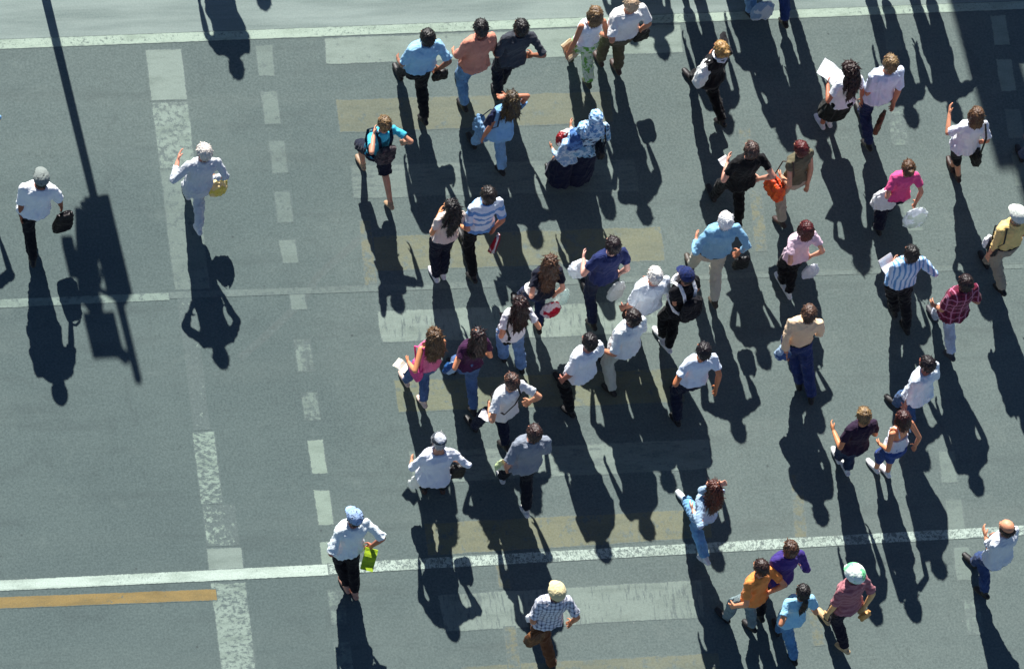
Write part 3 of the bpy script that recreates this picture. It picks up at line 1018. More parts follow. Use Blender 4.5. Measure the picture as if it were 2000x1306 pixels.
        for sx in (-1, 1):
            S2 = Shape()
            S2.tube([T(sx * .07, -.14 - gx, .34), T(sx * .088, -.11 - gx, .47), T(sx * .094, -.03, .558 + gx * .4), T(sx * .105, .07 + gx, .50), T(sx * .12, .125 + gx, .38), T(sx * .15, .06 + gx, .22), T(sx * .15, -.06 - gx, .10), T(sx * .09, -.13 - gx, .06)],
                    [(.027 * k, .009 * k)] * 8, n=10, side=RtL @ V3(1, 0, 0))
            st.append(('strap', fuse('strap', S2, .0065, sm, smooth=1)))
        put(q, 'backpack', label, 'backpack', org, me, st)
    elif kind == 'shoulderbag':                    # bag at one hip on a strap across or from the shoulder
        sx = q.sgn[s]
        gx = q.shirt_gap
        W, D, Hh = sz
        z0 = a.get('z', .12)
        c = q.T(sx * (a.get('x', .19) + gx + D * .3), a.get('y', -.03), z0)
        if mid is not None:
            c = mid
        org = c
        rings = []
        for t, fx, fy in ((.5, .7, .4), (.42, .9, .8), (0, 1, 1), (-.4, 1.0, 1.05), (-.5, .85, .8)):
            rings.append([q.Ry @ rot @ V3(D / 2 * fy * math.copysign(abs(math.cos(p)) ** .6, math.cos(p)), W / 2 * fx * math.copysign(abs(math.sin(p)) ** .5, math.sin(p)), t * Hh) for p in np.linspace(0, 2 * math.pi, 22, endpoint=False)])
        S.loft(rings)
        m = a.get('mat') or simple('bag_leather', a.get('color', (28, 26, 28)), .5, .4, c2=a.get('c2'), scale=a.get('scale', 10))
        me = fuse('shoulder_bag', S, .009, m, smooth=2, fold=[(.009, .08, q.seed + 50)])
        ox = -sx if a.get('cross', False) else sx
        T = lambda x, y, z: q.T(x, y, z) - org
        S2 = Shape()
        tz = Hh * .42
        if a.get('cross', False):
            pts = [V3(0, -W * .3, tz), T(sx * .12, -.135 - gx, .22), T(0, -.14 - gx, .38), T(ox * .075, -.11 - gx, .50), T(ox * .088, -.03, .562 + gx * .5), T(ox * .08, .07 + gx, .50), T(0, .135 + gx, .38), T(sx * .12, .125 + gx, .24), V3(0, W * .3, tz)]
        else:
            pts = [V3(0, -W * .3, tz), T(ox * .17, -.12 - gx, .34), T(ox * .135, -.05, .545 + gx * .6), T(ox * .165, .09 + gx, .36), V3(0, W * .3, tz)]
        S2.tube(pts, [(.016, .006)] * len(pts), n=8, side=V3(1, 0, 0))
        sm = simple('bag_leather', a.get('strapcolor', a.get('color', (28, 26, 28))), .5, .4)
        put(q, 'shoulder_bag', label, 'bag', org, me, [('strap', fuse('strap', S2, .006, sm, smooth=1))])
    elif kind == 'cloth_hung':                     # flag, jacket or pennant hanging from the hand
        org = hp + off
        W, D, Hh = sz
        n, mrow = 12, 14
        vs, fs = [], []
        for side in (1, -1):
            for i in range(n):
                for j in range(mrow):
                    u = i / (n - 1) - .5; t = j / (mrow - 1)
                    ww = W * (a.get('w0', .3) + (1 - a.get('w0', .3)) * min(1, t * 2.2)) * (1 - a.get('taper', .75) * max(0, t - .45) / .55)
                    y = .025 * math.sin(u * 14 + q.seed) * (0.5 + t) + side * D / 2
                    vs.append(rot @ V3(u * ww, y, -t * Hh))
        B = n * mrow
        idx = lambda i, j: i * mrow + j
        for i in range(n - 1):
            for j in range(mrow - 1):
                f = (idx(i, j), idx(i, j + 1), idx(i + 1, j + 1), idx(i + 1, j))
                fs.append(f); fs.append(tuple(B + t for t in reversed(f)))
        rim = [idx(i, 0) for i in range(n)] + [idx(n - 1, j) for j in range(1, mrow)] + [idx(i, mrow - 1) for i in range(n - 2, -1, -1)] + [idx(0, j) for j in range(mrow - 2, 0, -1)]
        for a_, b_ in zip(rim, rim[1:] + rim[:1]):
            fs.append((a_, b_, B + b_, B + a_))
        m = a.get('mat') or cloth(a.get('color', (30, 28, 32)), *(a.get('pat', ())))
        me = mesh_raw(a.get('name', 'cloth'), vs, fs, m)
        for pl in me.polygons: pl.use_smooth = True
        put(q, a.get('name', 'cloth'), label, a.get('cat', 'cloth'), org, me)
    elif kind == 'hat':
        org = hp + off
        r = a.get('r', .12)
        rings = []
        for z, f in ((0, .6), (.005, 1.0), (.018, 1.0), (.03, .62), (.06, .58), (.085, .45), (.095, .2)):
            rings.append([rot @ V3(r * f * math.cos(p), r * f * 1.1 * math.sin(p), z) for p in np.linspace(0, 2 * math.pi, 22, endpoint=False)])
        S.loft(rings)
        me = fuse('sun_hat', S, .008, cloth(a.get('color', (244, 244, 240))), smooth=2, fold=[(.004, .05, q.seed)])
        put(q, 'sun_hat', label, 'hat', org, me)
    elif kind == 'phone':
        org = hp + off
        S.box((0, 0, 0), (.026, .012, .06), rot)
        me = fuse('telephone', S, .005, simple('phone_plastic', a.get('color', (30, 32, 38)), .3, .5), smooth=1)
        put(q, 'mobile_phone', label, 'phone', org, me)

# ------------------------------------------------------------------ the setting
def sheet(name, pts, z, mat):
    me = bpy.data.meshes.new(name)
    me.from_pydata([(p[0], p[1], z) for p in pts], [], [tuple(range(len(pts)))])
    me.materials.append(mat)
    if me.polygons[0].normal.z < 0:
        me.flip_normals()
    o = link(name, me)
    o['kind'] = 'structure'
    return o

def rimmed(name, outer, inset, z, mat):
    """flat painted area with a rim: 'edge' runs from 0 on the outline to 1 inside it"""
    n = len(outer)
    P = [np.asarray(p, float) for p in outer]
    area = sum(P[i][0] * P[(i + 1) % n][1] - P[(i + 1) % n][0] * P[i][1] for i in range(n))
    if area < 0:
        P = P[::-1]
    inner = []
    for i in range(n):
        a, c, d = P[i - 1][:2], P[i][:2], P[(i + 1) % n][:2]
        n1 = unit(np.array([-(c - a)[1], (c - a)[0]])); n2 = unit(np.array([-(d - c)[1], (d - c)[0]]))
        nn = unit(n1 + n2)
        inner.append(c + nn * inset / max(.5, float(np.dot(nn, n1))))
    vs = [(p[0], p[1], z) for p in P] + [(p[0], p[1], z) for p in inner]
    fs = [(i, (i + 1) % n, n + (i + 1) % n, n + i) for i in range(n)] + [tuple(range(n, 2 * n))]
    me = bpy.data.meshes.new(name)
    me.from_pydata(vs, [], fs)
    at_ = me.attributes.new('edge', 'FLOAT', 'POINT')
    at_.data.foreach_set('value', [0.0] * n + [1.0] * n)
    me.materials.append(mat)
    o = link(name, me)
    o['kind'] = 'structure'
    return o

def pxsheet(name, px, z, mat, inset=.02):
    return rimmed(name, [at(u, v) for u, v in px], inset, z, mat)

def ragged(name, px, z, mat, amp=.007, inset=.03):
    """painted bar with a slightly uneven outline"""
    P = [at(u, v) for u, v in px]
    out = []
    for i in range(4):
        a, c = P[i], P[(i + 1) % 4]
        nr = np.array([-(c - a)[1], (c - a)[0], 0]); nr = nr / np.linalg.norm(nr)
        n = max(2, int(np.linalg.norm(c - a) / .25))
        for j in range(n):
            out.append(a + (c - a) * (j / n) + nr * random.gauss(0, amp * .6))
    return rimmed(name, out, inset, z, mat)

def across(name, a0, a1, b0, b1, z, mat, x0=-60, x1=60):
    """band across the whole place between the lines a0-a1 (far edge) and b0-b1 (near edge), given as pixels"""
    def ext(p, q, x):
        p, q = at(*p), at(*q)
        t = (x - p[0]) / (q[0] - p[0])
        return p + (q - p) * t
    return rimmed(name, [ext(a0, a1, x0), ext(a0, a1, x1), ext(b0, b1, x1), ext(b0, b1, x0)], .018, z, mat)

WHITE, PALE, OCHRE = lin((206, 214, 204)), lin((176, 190, 178)), lin((172, 150, 92))
sheet('road', [(-600, -600), (600, -600), (600, 600), (-600, 600)], 0, mat_asphalt())
# pale pavement beyond the kerb line
a, b = at(0, 78), at(2000, 3)
sl = (b[1] - a[1]) / (b[0] - a[0])
sheet('pavement', [(-80, a[1] + sl * (-80 - a[0])), (80, a[1] + sl * (80 - a[0])), (80, 90), (-80, 90)], .0016, mat_apron())
m_top = mat_paint('kerb_line_paint', lin((192, 208, 192)), .75, .38, 26, seed=1)
across('kerb_line', (0, 76.8), (2000, 1.4), (0, 97), (2000, 19), .0026, m_top)
m_bot = mat_paint('line_paint', lin((206, 220, 210)), .92, .33, 30, seed=2)
m_crk = mat_paint('cracked_line_paint', lin((206, 220, 210)), .88, .40, 20, crack=.85, seed=3)
across('lane_line', (0, 1132), (404, 1112), (0, 1154), (404, 1134.8), .0026, m_bot, x1=at(652, 1110)[0])
across('lane_line', (640, 1099), (2000, 1024.5), (640, 1122), (2000, 1045), .0030, m_crk, x0=at(640, 1110)[0])
m_mid = mat_paint('faded_line_paint', lin((168, 186, 174)), .5, .40, 16, seed=4)
across('lane_line', (0, 584), (466, 565), (0, 602), (466, 580), .0026, m_mid, x1=at(330, 572)[0])
m_ghost = mat_paint('ghost_line_paint', lin((150, 164, 156)), .22, .46, 16, seed=5)
across('lane_line', (466, 565), (1640, 525), (466, 579), (1640, 537), .0026, m_ghost, x0=at(330, 572)[0], x1=40)
m_yel = mat_paint('yellow_line_paint', lin((168, 134, 66)), .74, .32, 22, seed=6)
across('yellow_line', (0, 1164.5), (425, 1148.8), (0, 1188.5), (425, 1172), .0021, m_yel, x1=at(424, 1160)[0])

# crosswalk bars: px left-top, right-top, right-bottom, left-bottom
m_wb = [mat_paint('crosswalk_white_paint', PALE, op, we, 9, streak=st, seed=10 + i) for i, (op, we, st) in enumerate(
    ((.46, .34, (1, 1, 1)), (.18, .44, (.4, 2.2, 1)), (.46, .42, (2.2, .5, 1)), (.30, .43, (.5, 1.6, 1)), (.36, .42, (2.6, .45, 1))))]
m_yb = [mat_paint('crosswalk_ochre_paint', lin(c), op, we, 8, streak=st, seed=20 + i) for i, (c, op, we, st) in enumerate(
    (((146, 138, 98), .36, .38, (1, 1, 1)), ((150, 142, 96), .40, .40, (1, 1, 1)), ((148, 143, 98), .42, .40, (1, 1.5, 1)), ((152, 143, 96), .42, .40, (1.4, 1, 1)), ((148, 140, 100), .36, .42, (1, 1, 1))))]
bars = [(m_wb[0], (632, 74), (1330, 47), (1336, 104), (637, 127)), (m_yb[0], (654, 194), (1192, 178), (1200, 240), (663, 260)),
        (m_wb[1], (684, 322), (1240, 310), (1250, 374), (690, 388)), (m_yb[1], (708, 462), (1290, 441), (1300, 510), (716, 531)),
        (m_wb[2], (736, 606), (1310, 585), (1320, 650), (745, 670)), (m_yb[2], (768, 742), (1330, 717), (1340, 786), (778, 806)),
        (m_wb[3], (796, 880), (1385, 856), (1392, 916), (806, 946)), (m_yb[3], (826, 1020), (1388, 992), (1392, 1050), (834, 1086)),
        (m_wb[4], (853, 1160), (1372, 1130), (1376, 1206), (868, 1234)), (m_yb[4], (900, 1300), (1405, 1272), (1412, 1342), (906, 1372))]
for m, *px in bars:
    ragged('crosswalk_bar', px, .0016, m)
# worn solid stripe, left
m_s1 = mat_paint('stripe_paint', lin((170, 184, 174)), .5, .28, 10, seed=31)
m_s2 = mat_paint('stripe_paint_worn', lin((172, 188, 176)), .5, .47, 14, seed=32)
m_s3 = mat_paint('stripe_paint_scraps', lin((180, 196, 184)), .7, .66, 13, seed=33)
m_s4 = mat_paint('stripe_paint_patchy', lin((172, 188, 176)), .62, .46, 15, seed=34, streak=(1, 1.6, 1))
def stripe(v0, v1, m, du0=0, du1=0):
    l = lambda v: 282.5 + (v - 95.6) * .1225 + du0
    r = lambda v: 355 + (v - 94) * .1205 + du1
    ragged('worn_stripe', [(l(v0), v0 + 1), (r(v0), v0 - 1), (r(v1), v1 - 1), (l(v1), v1 + 1)], .0016, m, .005)
stripe(96, 197, m_s1)
stripe(199, 330, m_s2)
stripe(330, 566, mat_paint('stripe_paint_faint', lin((150, 165, 155)), .32, .42, 12, seed=35))
stripe(582, 840, m_s3, 4, -34)
m_fl = mat_paint('stripe_paint_flakes', lin((172, 190, 176)), .62, .50, 13, seed=36, streak=(1, 1.7, 1))
stripe(842, 985, m_fl, 0, -26)
stripe(985, 1066, mat_paint('stripe_paint_sparse', lin((176, 194, 180)), .66, .58, 15, seed=37), 2, -4)
stripe(1068, 1113, m_s1)
stripe(1136, 1420, m_s4)
# dashes
m_d = [mat_paint('dash_paint', lin(c), op, we, 11, seed=40 + i) for i, (c, op, we) in enumerate(
    (((150, 165, 156), .38, .38), ((152, 168, 158), .24, .42), ((168, 184, 170), .62, .26), ((152, 168, 158), .5, .52)))]
m_yd_ = mat_paint('ochre_dash_paint', lin((150, 138, 90)), .36, .52, 9, seed=51)
def dash(u0, v0, u1, v1, m, wd=34):
    ragged('lane_dash', [(u0, v0), (u0 + wd, v0 - 1.3), (u1 + wd, v1 - 1.3), (u1, v1)], .0021 if m is m_yd_ else .0012, m, .005)
for u0, v0, u1, v1, i in ((497.6, 88.7, 504, 149.7, 0), (507, 178.4, 516, 244, 0), (523, 275, 531, 340, 1), (533, 373, 541, 436, 1), (543, 468, 551, 515, 0),
                          (562, 570, 568, 606, 0), (572, 662, 581, 727, 3), (586, 766, 594, 822, 3), (598.3, 857.7, 607.5, 926, 2), (611, 956.6, 620, 1026, 2),
                          (622.4, 1056.7, 631, 1124, 2), (637, 1150, 646, 1220, 3), (650, 1252, 660, 1322, 3)):
    dash(u0, v0, u1, v1, m_d[i])
for u0, v0, u1, v1, i in ((1722, 40, 1730, 100, 1), (1733, 212, 1742, 285, 3), (1758, 330, 1766, 352, 3), (1760, 396, 1770, 452, 0), (1832, 880, 1838, 944, 0), (1845, 975, 1853, 1040, 0), (1860, 1068, 1868, 1134, 0), (1880, 1170, 1889, 1240, 3)):
    dash(u0, v0, u1, v1, m_d[i])
for u0, v0, u1, v1, i in ((1932, 30, 1941, 90, 2), (1944, 115, 1954, 180, 2), (1960, 212, 1969, 272, 0), (1974, 302, 1983, 365, 0)):
    dash(u0, v0, u1, v1, m_d[i], 33)
m_yd = m_yd_
for u0, v0, u1, v1 in ((1462, 372, 1474, 492), (1440, 250, 1448, 300), (1542, 925, 1552, 1060), (1578, 1195, 1588, 1262), (966, 1102, 974, 1150), (982, 1222, 992, 1306), (700, 430, 712, 560)):
    dash(u0, v0, u1, v1, m_yd, 26)
# old diagonal tar seam
m_tar = mat_paint('tar', (.10, .12, .12), .30, .48, 10, seed=61)
tp = [(752, 425), (716, 455), (668, 497), (620, 540), (596, 580), (560, 618), (512, 662), (468, 700)]
lf = [(u - 6, v - 5) for u, v in tp]; rg = [(u + 6, v + 5) for u, v in reversed(tp)]
pxsheet('tar_seam', lf + rg, .0008, m_tar, .02)

# ------------------------------------------------------------------ traffic light and an added stand-in pylon beyond the frame that throw their shadows in
def traffic_light():
    g = at(70, -82)
    root = bpy.data.objects.new('traffic_light', None)
    C.objects.link(root)
    root.location = (g[0], g[1], 0)
    tag(root, 'grey traffic light post with two black signal heads beyond the kerb line', 'traffic light')
    grey, blk = simple('painted_steel', (92, 98, 100), .5, .5), simple('signal_housing', (22, 24, 26), .5, .4)
    S = Shape()
    S.tube([V3(0, 0, 0), V3(0, 0, 4.62)], [.056, .05], n=20)
    S.tube([V3(0, 0, 0), V3(0, 0, .28)], [.11, .09], n=20, rnd=(False, True))
    link('post', fuse('post', S, .014, grey, smooth=1), root)
    for nm, x, y, z, rotz, wd, hh in (('front', .03, .0, 3.26, 6, .11, .50), ('side', -.25, .05, 3.40, 12, .09, .47)):
        R = rz(math.radians(rotz)) @ ry(0 if nm == 'front' else -.24)
        S = Shape()
        c = V3(x, y, z)
        S.box(c, (wd, .09, hh * .9), R)
        S.box(c + R @ V3(0, .09, 0), (wd + .045, .012, hh + .05), R)
        h = link('signal_head', fuse('signal_head', S, .012, blk, smooth=1), root)
        for i, col in enumerate(((120, 20, 16), (120, 84, 14), (14, 90, 52))):
            S = Shape()
            o = c + R @ V3(0, -.10, .30 - .30 * i)
            ring = lambda r, yy: [o + R @ V3(r * math.cos(t), yy, r * math.sin(t)) for t in np.linspace(0, 2 * math.pi, 20, endpoint=False)]
            S.loft([ring(.095, .01), ring(.095, -.006), ring(.05, -.016)])
            link('lens', mesh_raw('lens', S.v, S.f, simple('lens', col, .2, .5)), h)
            vs, fs = [], []
            n = 14
            for kx, (r, yy) in enumerate(((.10, 0), (.10, -.12), (.107, -.12), (.107, 0))):
                for t in np.linspace(math.radians(-20), math.radians(200), n):
                    dep = yy * (.45 + .55 * max(0, math.sin(t)))
                    vs.append(o + R @ V3(r * math.cos(t), dep, r * math.sin(t)))
            for kx in range(4):
                for j in range(n - 1):
                    a0, b0 = kx * n + j, ((kx + 1) % 4) * n + j
                    fs.append((a0, a0 + 1, b0 + 1, b0))
            link('visor', mesh_raw('visor', vs, fs, blk), h)
    # small pedestrian signal and plate lower on the post
    S = Shape()
    S.box(V3(-.28, -.02, 4.12), (.19, .05, .22))
    S.box(V3(-.45, .02, 3.3), (.07, .08, .17))
    S.box(V3(-.10, -.02, 4.35), (.05, .05, .06), ry(.7))
    link('pedestrian_signal', fuse('pedestrian_signal', S, .012, blk, smooth=1), root)
    S = Shape()
    S.tube([V3(.0, 0, 2.72), V3(-.16, 0, 2.72)], [.03, .03], n=10)
    S.tube([V3(.0, 0, 3.75), V3(-.33, .02, 3.6)], [.03, .03], n=10)
    link('bracket', fuse('bracket', S, .01, grey, smooth=1), root)
traffic_light()

def pylon():  # stand-in for an unidentified tall object, shaped to throw the wide shadow
    tip = at(1906, 0)
    d = np.array([math.sin(AZ), math.cos(AZ)])
    base = tip[:2] + d * 9.0
    root = bpy.data.objects.new('shadow_pylon', None)
    C.objects.link(root)
    root.location = (base[0], base[1], 0)
    root.rotation_euler = (0, 0, -AZ)
    tag(root, 'unseen tall blue grey pylon added to cast the wide right edge shadow', 'shadow caster')
    m = simple('shadow_pylon_panel', (96, 112, 128), .45, .5)
    s = Shape().box((0, 0, 4.6), (.35, .09, 4.6)).box((.11, 0, 10.2), (.25, .08, 1.0))
    link('panel', mesh_raw('panel', s.v, s.f, m), root)
    s = Shape().box((0, 0, .12), (.42, .2, .12))
    link('plinth', mesh_raw('plinth', s.v, s.f, simple('concrete', (150, 150, 145), .9, .2)), root)
    s = Shape().box((.11, 0, 11.26), (.29, .12, .05))
    link('cap_plate', mesh_raw('cap_plate', s.v, s.f, simple('painted_steel', (92, 98, 100), .5, .5)), root)
pylon()

# ------------------------------------------------------------------ the crowd
BLK, NAVY, DEN, LDEN = (22, 22, 27), (26, 32, 52), (58, 72, 102), (120, 150, 182)
WH, OFF, LBLUE = (242, 244, 247), (224, 226, 224), (150, 186, 222)
CREAM, BEIGE, OLIVE, BROWN = (200, 194, 176), (176, 158, 134), (88, 84, 68), (84, 62, 50)
DK, BRN, LBR, GREY, RED, BLOND = (20, 16, 15), (52, 34, 24), (104, 78, 52), (170, 168, 164), (92, 22, 20), (150, 112, 64)
fwd = (-.02, .30, -.22)          # hand held in front of the chest

person('person in a light blue shirt cut off by the left edge of the picture', (-53, 176), 1.72, 'm', 8, top=('tee', (120, 170, 214), (), {'sleeve': 1.0}), R=(.13, .0, -.40), Rh=(1, -.2, 0), bot=('jeans', DEN, ('denim',)))
person('person in a white tee shirt, grey cap and black trousers carrying a dark bag', (83, 341), 1.74, 'm', 4, 1.06, feet={'L': (62, 508)}, R=('px', 122, 408, 0.8), L=('px', 40, 432, 0.76), step=.6, front='R',
       top=('tee', WH, (), {'sleeve': .95}), loose=.012, bot=('trousers', BLK), hat=('cap', (128, 136, 132)), hair=('thin', DK), Rh=(1, -.4, 0), Lh=(1, -.5, 0), tone=(150, 92, 70),
       things=[('handbag', 'black shopping bag carried by the man in the grey cap', dict(at=(124, 432, .62), hand='R', size=(.24, .12, .40), color=(28, 20, 24), rot=20, drop=.06))])
person('person in pale grey and white clothes, one arm raised, carrying a yellow bag', (400, 286), 1.72, 'm', 16, .98, feet={'R': (384, 446), 'L': (364, 372)}, R=('px', 416, 350, 0.85), L=('px', 340, 312, 1.12), lean=8, step=.62, front='L', tone=(214, 150, 126),
       top=('longtucked', (206, 210, 216), (), {'cuff': .75, 'belt': False}), bot=('trousers', (204, 208, 212)), hair=('short', (214, 206, 196), (240, 232, 222)), shoes=(225, 225, 225), hem=.06,
       Lh=(1, -.3, -.3), Rh=(1, -.3, .1), head=(20, 14, 0),
       things=[('plastic', 'yellow plastic bag held by the person dressed in white', dict(at=(425, 364, .68), hand='R', size=(.26, .17, .30), color=(222, 206, 92), c2=(236, 214, 160), thin=.15))])
person('man in a light blue shirt and black trousers, leftmost of three near the line', (838, 65), 1.74, 'm', 22, 1.08, feet={'L': (778, 140), 'R': (823, 232)}, L=(.02, .12, -.48), R=('px', 860, 142, 0.85), step=.7, front='L', gap=.09, frontx=-.17,
       top=('tucked', (150, 196, 226), (), {'sleeve': .85}), loose=.014, hem=.06, bot=('trousers', BLK), hair=('short', DK), Lh=(1, -.6, 0), Rh=(1, -.4, 0), tone=(150, 100, 78),
       things=[('handbag', 'small black bag in the right hand of the man in light blue', dict(at=(860, 146, .8), hand='R', size=(.2, .09, .18), drop=.04))])
person('person in a salmon pink shirt and light blue jeans looking down', (941, 43), 1.72, 'm', 22, feet={'L': (902, 204)}, R=(.02, .12, -.48), L=(.02, .12, -.48), step=.55, front='R', gap=.07, lean=8,
       top=('shirt', (206, 138, 116), (), {'sleeve': .9}), loose=.008, bot=('jeans', (104, 146, 184), ('denim',)), hair=('short', DK), Lh=(1, -.5, 0), head=(0, 18, 0))
person('person in a charcoal grey shirt and navy trousers beside the salmon shirt', (1021, 46), 1.73, 'm', 14, feet={'L': (968, 178)}, L=(.02, .08, -.46), R=('px', 1042, 116, 0.96), step=.6, front='R',
       top=('shirt', (60, 64, 72), (), {'sleeve': .95}), bot=('trousers', (24, 28, 42)), hair=('short', DK), Rh=(1, -.5, 0), tone=(176, 116, 90))
person('person with a hand on the head, light blue shirt with a navy shoulder panel', (1004, 186), 1.66, 'f', 24, L=('px', 938, 278, 0.72), R=('px', 986, 184, 1.66), step=.5, front='L', lean=6, side=4,
       top=('tee', (128, 178, 220), (), {'sleeve': .45}), bot=('jeans', (128, 170, 206), ('denim',)), hair=('long', (34, 24, 18), (118, 96, 52), .06), Rh=(1, .2, .6), tone=(190, 126, 96), hem=-.10,
       things=[('shoulderbag', 'light blue denim bag of the woman with a hand on her head', dict(at=(941, 250, .82), hand='L', size=(.30, .13, .28), z=.04, x=.2, y=.10, color=(110, 152, 190), strapcolor=(30, 40, 66))),
               ('cloth_hung', 'navy wrap laid over the left shoulder of the woman with a hand on her head', dict(at=(958, 230, 1.36), hand='L', off=(.02, -.06, .62), size=(.17, .03, .26), color=(22, 30, 62), name='wrap', cat='scarf', rot=35, w0=.8, taper=.25))])
person('child in a turquoise tee shirt and dark shorts wearing a backpack', (753, 233), 1.56, 'm', 26, .95, feet={'L': (705, 316), 'R': (756, 398)}, R=('px', 797, 284, 0.85), L=('px', 736, 264, 1.32), step=.66, front='L', frontx=-.2, gap=.07, tone=(206, 150, 122),
       top=('tee', (74, 190, 216)), bot=('shorts', (24, 28, 46), (), {'loose': .012}), hair=('short', (82, 62, 40), (176, 142, 92)), Lh=(1, .1, -.6), Rh=(1, -.3, -.2), shoes=(170, 140, 110), head=(0, 8, 0),
       things=[('backpack', 'dark grey backpack worn by the child in turquoise', dict(size=(.27, .13, .36), color=(54, 50, 56), pat=('print', (86, 76, 78), 1.0), strapcolor=(22, 38, 58)))])
SCF = cloth((176, 208, 232), 'print', (92, 140, 190), 1.5, .85, (236, 244, 248))
SCF2 = cloth((96, 140, 196), 'print', (58, 92, 150), 1.0)
FLO = cloth((196, 222, 236), 'print', (116, 168, 204), 1.1, .85, (40, 62, 96))
person('woman in a pale blue patterned headscarf and floral blouse with long navy skirt', (1167, 224), 1.58, 'f', 12, 1.18, step=.2, top=('long', FLO, (), {'collar': False}), loose=.02, hem=-.07,
       bot=('longskirt', (18, 24, 52)), hair=('scarf', SCF), L=(.02, .25, -.25), R=(.06, .12, -.36), Rh=(1, -.4, 0),
       things=[('shoulderbag', 'small black bag on the back of the woman in the floral blouse', dict(hand='R', size=(.2, .09, .16), z=.18, x=.06, y=-.2, color=(16, 18, 26)))])
person('small figure in a bright blue headscarf and pale top beside the floral blouse', (1126, 258), 1.24, 'f', 24, 1.1, step=.2, top=('long', (206, 220, 232), ('print', (140, 176, 210), 1.4), {'collar': False}), loose=.02, hem=-.05,
       bot=('longskirt', (18, 24, 52)), hair=('scarf', SCF2), L=(.10, .16, -.22), R=(.02, .2, -.3),
       things=[('plastic', 'white and dark red bundle carried by the small figure in the blue headscarf', dict(at=(1106, 268, .86), hand='L', off=(-.05, .06, .20), size=(.26, .2, .24), color=(238, 232, 226), c2=(140, 22, 32), thin=.1))])
person('woman in a white tank top and green patterned trousers', (1166, 21), 1.62, 'f', 20, feet={'L': (1112, 104), 'R': (1144, 160)}, L=('px', 1106, 112, 0.74), step=.55, front='L', frontx=-.16, tone=(188, 128, 98), top=('tank', (236, 240, 246)), hem=.07,
       bot=('trousers', (214, 226, 206), ('print', (112, 176, 74), 1.3, .85, (206, 222, 190)), {'loose': .008, 'waist': .16}), hair=('bob', (86, 64, 42), (156, 126, 86)), R=(.06, .05, -.46), shoes=(70, 74, 56),
       things=[('paper', 'rolled beige magazine held low by the woman in green patterned trousers', dict(at=(1112, 98, .78), hand='L', size=(.16, .02, .24), color=(214, 196, 164), c2=(190, 160, 124), rot=25, pitch=40))])
person('stout man with thinning fair hair in a white tee shirt and olive trousers', (1236, -2), 1.75, 'm', 26, 1.18, feet={'R': (1202, 130)}, R=('px', 1252, 64, 0.85), L=('px', 1197, 80, 0.95), step=.5, front='L', top=('tee', (236, 236, 234), (), {'sleeve': .8}), loose=.012, hem=.06,
       bot=('trousers', (92, 86, 68)), hair=('thin', (196, 164, 132), (214, 190, 160)), Lh=(1, -.6, 0), Rh=(1, -.5, 0), shoes=(70, 52, 46),
       things=[('handbag', 'crumpled black bag held by the man in olive trousers', dict(at=(1252, 66, .78), hand='R', size=(.22, .12, .2), drop=.02))])
person('fair haired woman in a black suit with a white collar', (1412, 88), 1.66, 'f', 30, feet={'L': (1346, 148), 'R': (1402, 238)}, R=('px', 1403, 84, 1.36), L=('px', 1386, 116, 1.0), step=.66, front='L', frontx=-.22, collar=(240, 238, 236), top=('jacket', (20, 19, 23)), bot=('trousers', (16, 15, 18)), hair=('bun', BLOND, (214, 176, 110)), hem=-.10,
       Lh=(1, -.4, -.2), Rh=(1, -.3, -.4), shoes=(26, 20, 22),
       things=[('plastic', 'white carrier bag held at the left side of the woman in the black suit', dict(at=(1376, 138, 1.12), hand='L', off=(.05, -.02, .12), size=(.40, .18, .40), color=(240, 242, 238), thin=.1, rot=30))])
person('person in pale blue jeans at the top edge with a light blue bag', (1521, -124), 1.68, 'f', 16, step=.5, front='R', top=('tee', (60, 70, 110)), bot=('jeans', (126, 164, 200), ('denim',), {'flare': .02}), hair=('long', BRN),
       things=[('plastic', 'light blue floral carrier bag hanging near the top edge of the road', dict(at=(1491, 18, .45), hand='L', size=(.3, .14, .4), color=(226, 234, 240), c2=(150, 182, 212)))])
person('person in dark blue jeans walking off the top edge, right of the blue bag', (1590, -112), 1.72, 'm', 14, step=.55, front='R', top=('tee', (70, 80, 60)), bot=('jeans', (40, 62, 112), ('denim',)))
person('person in black at the top edge of whom only dark shoes show', (1398, -168), 1.72, 'm', 14, step=.5, front='R', top=('tee', (30, 32, 40)), bot=('trousers', BLK))
person('person beyond the top edge above the crosswalk, dark shirt', (1470, -240), 1.7, 'm', 14, 1.05, top=('tee', (60, 62, 70)), bot=('trousers', (40, 42, 48)))
person('person beyond the top edge whose shadow falls beside the white tank top', (1272, -312), 1.72, 'm', 14, 1.0, top=('tee', (150, 60, 50)), bot=('trousers', (50, 52, 60)))
person('person beyond the top edge behind the stout man', (1212, -330), 1.68, 'f', 14, top=('tee', (210, 190, 120)), bot=('jeans', DEN, ('denim',)), hair=('long', BRN))
person('person beyond the top edge casting the lone shadow across the kerb line', (433, -283), 1.72, 'm', 10, 1.06, step=.3, top=('shirt', (190, 194, 200)), bot=('trousers', (60, 60, 66)), R=(-.05, .2, -.2))
person('person far beyond the top edge, left of the crosswalk', (486, -412), 1.72, 'm', 10, top=('tee', (90, 110, 140)), bot=('jeans', DEN, ('denim',)))
person('person beyond the top edge on the right in a green shirt', (1762, -178), 1.72, 'm', 16, step=.5, top=('tee', (80, 110, 80)), bot=('trousers', (60, 58, 56)), R=(.12, -.05, -.46))
person('person beyond the top edge on the right in brown trousers', (1848, -186), 1.72, 'm', 18, step=.5, top=('tee', (200, 190, 170)), bot=('trousers', BROWN), R=(.2, .0, -.38), Rh=(1, -.2, 0))
person('person beyond the top edge at the far right', (2005, -258), 1.72, 'm', 14, step=.5, top=('tee', (150, 150, 160)), bot=('trousers', (50, 50, 56)))
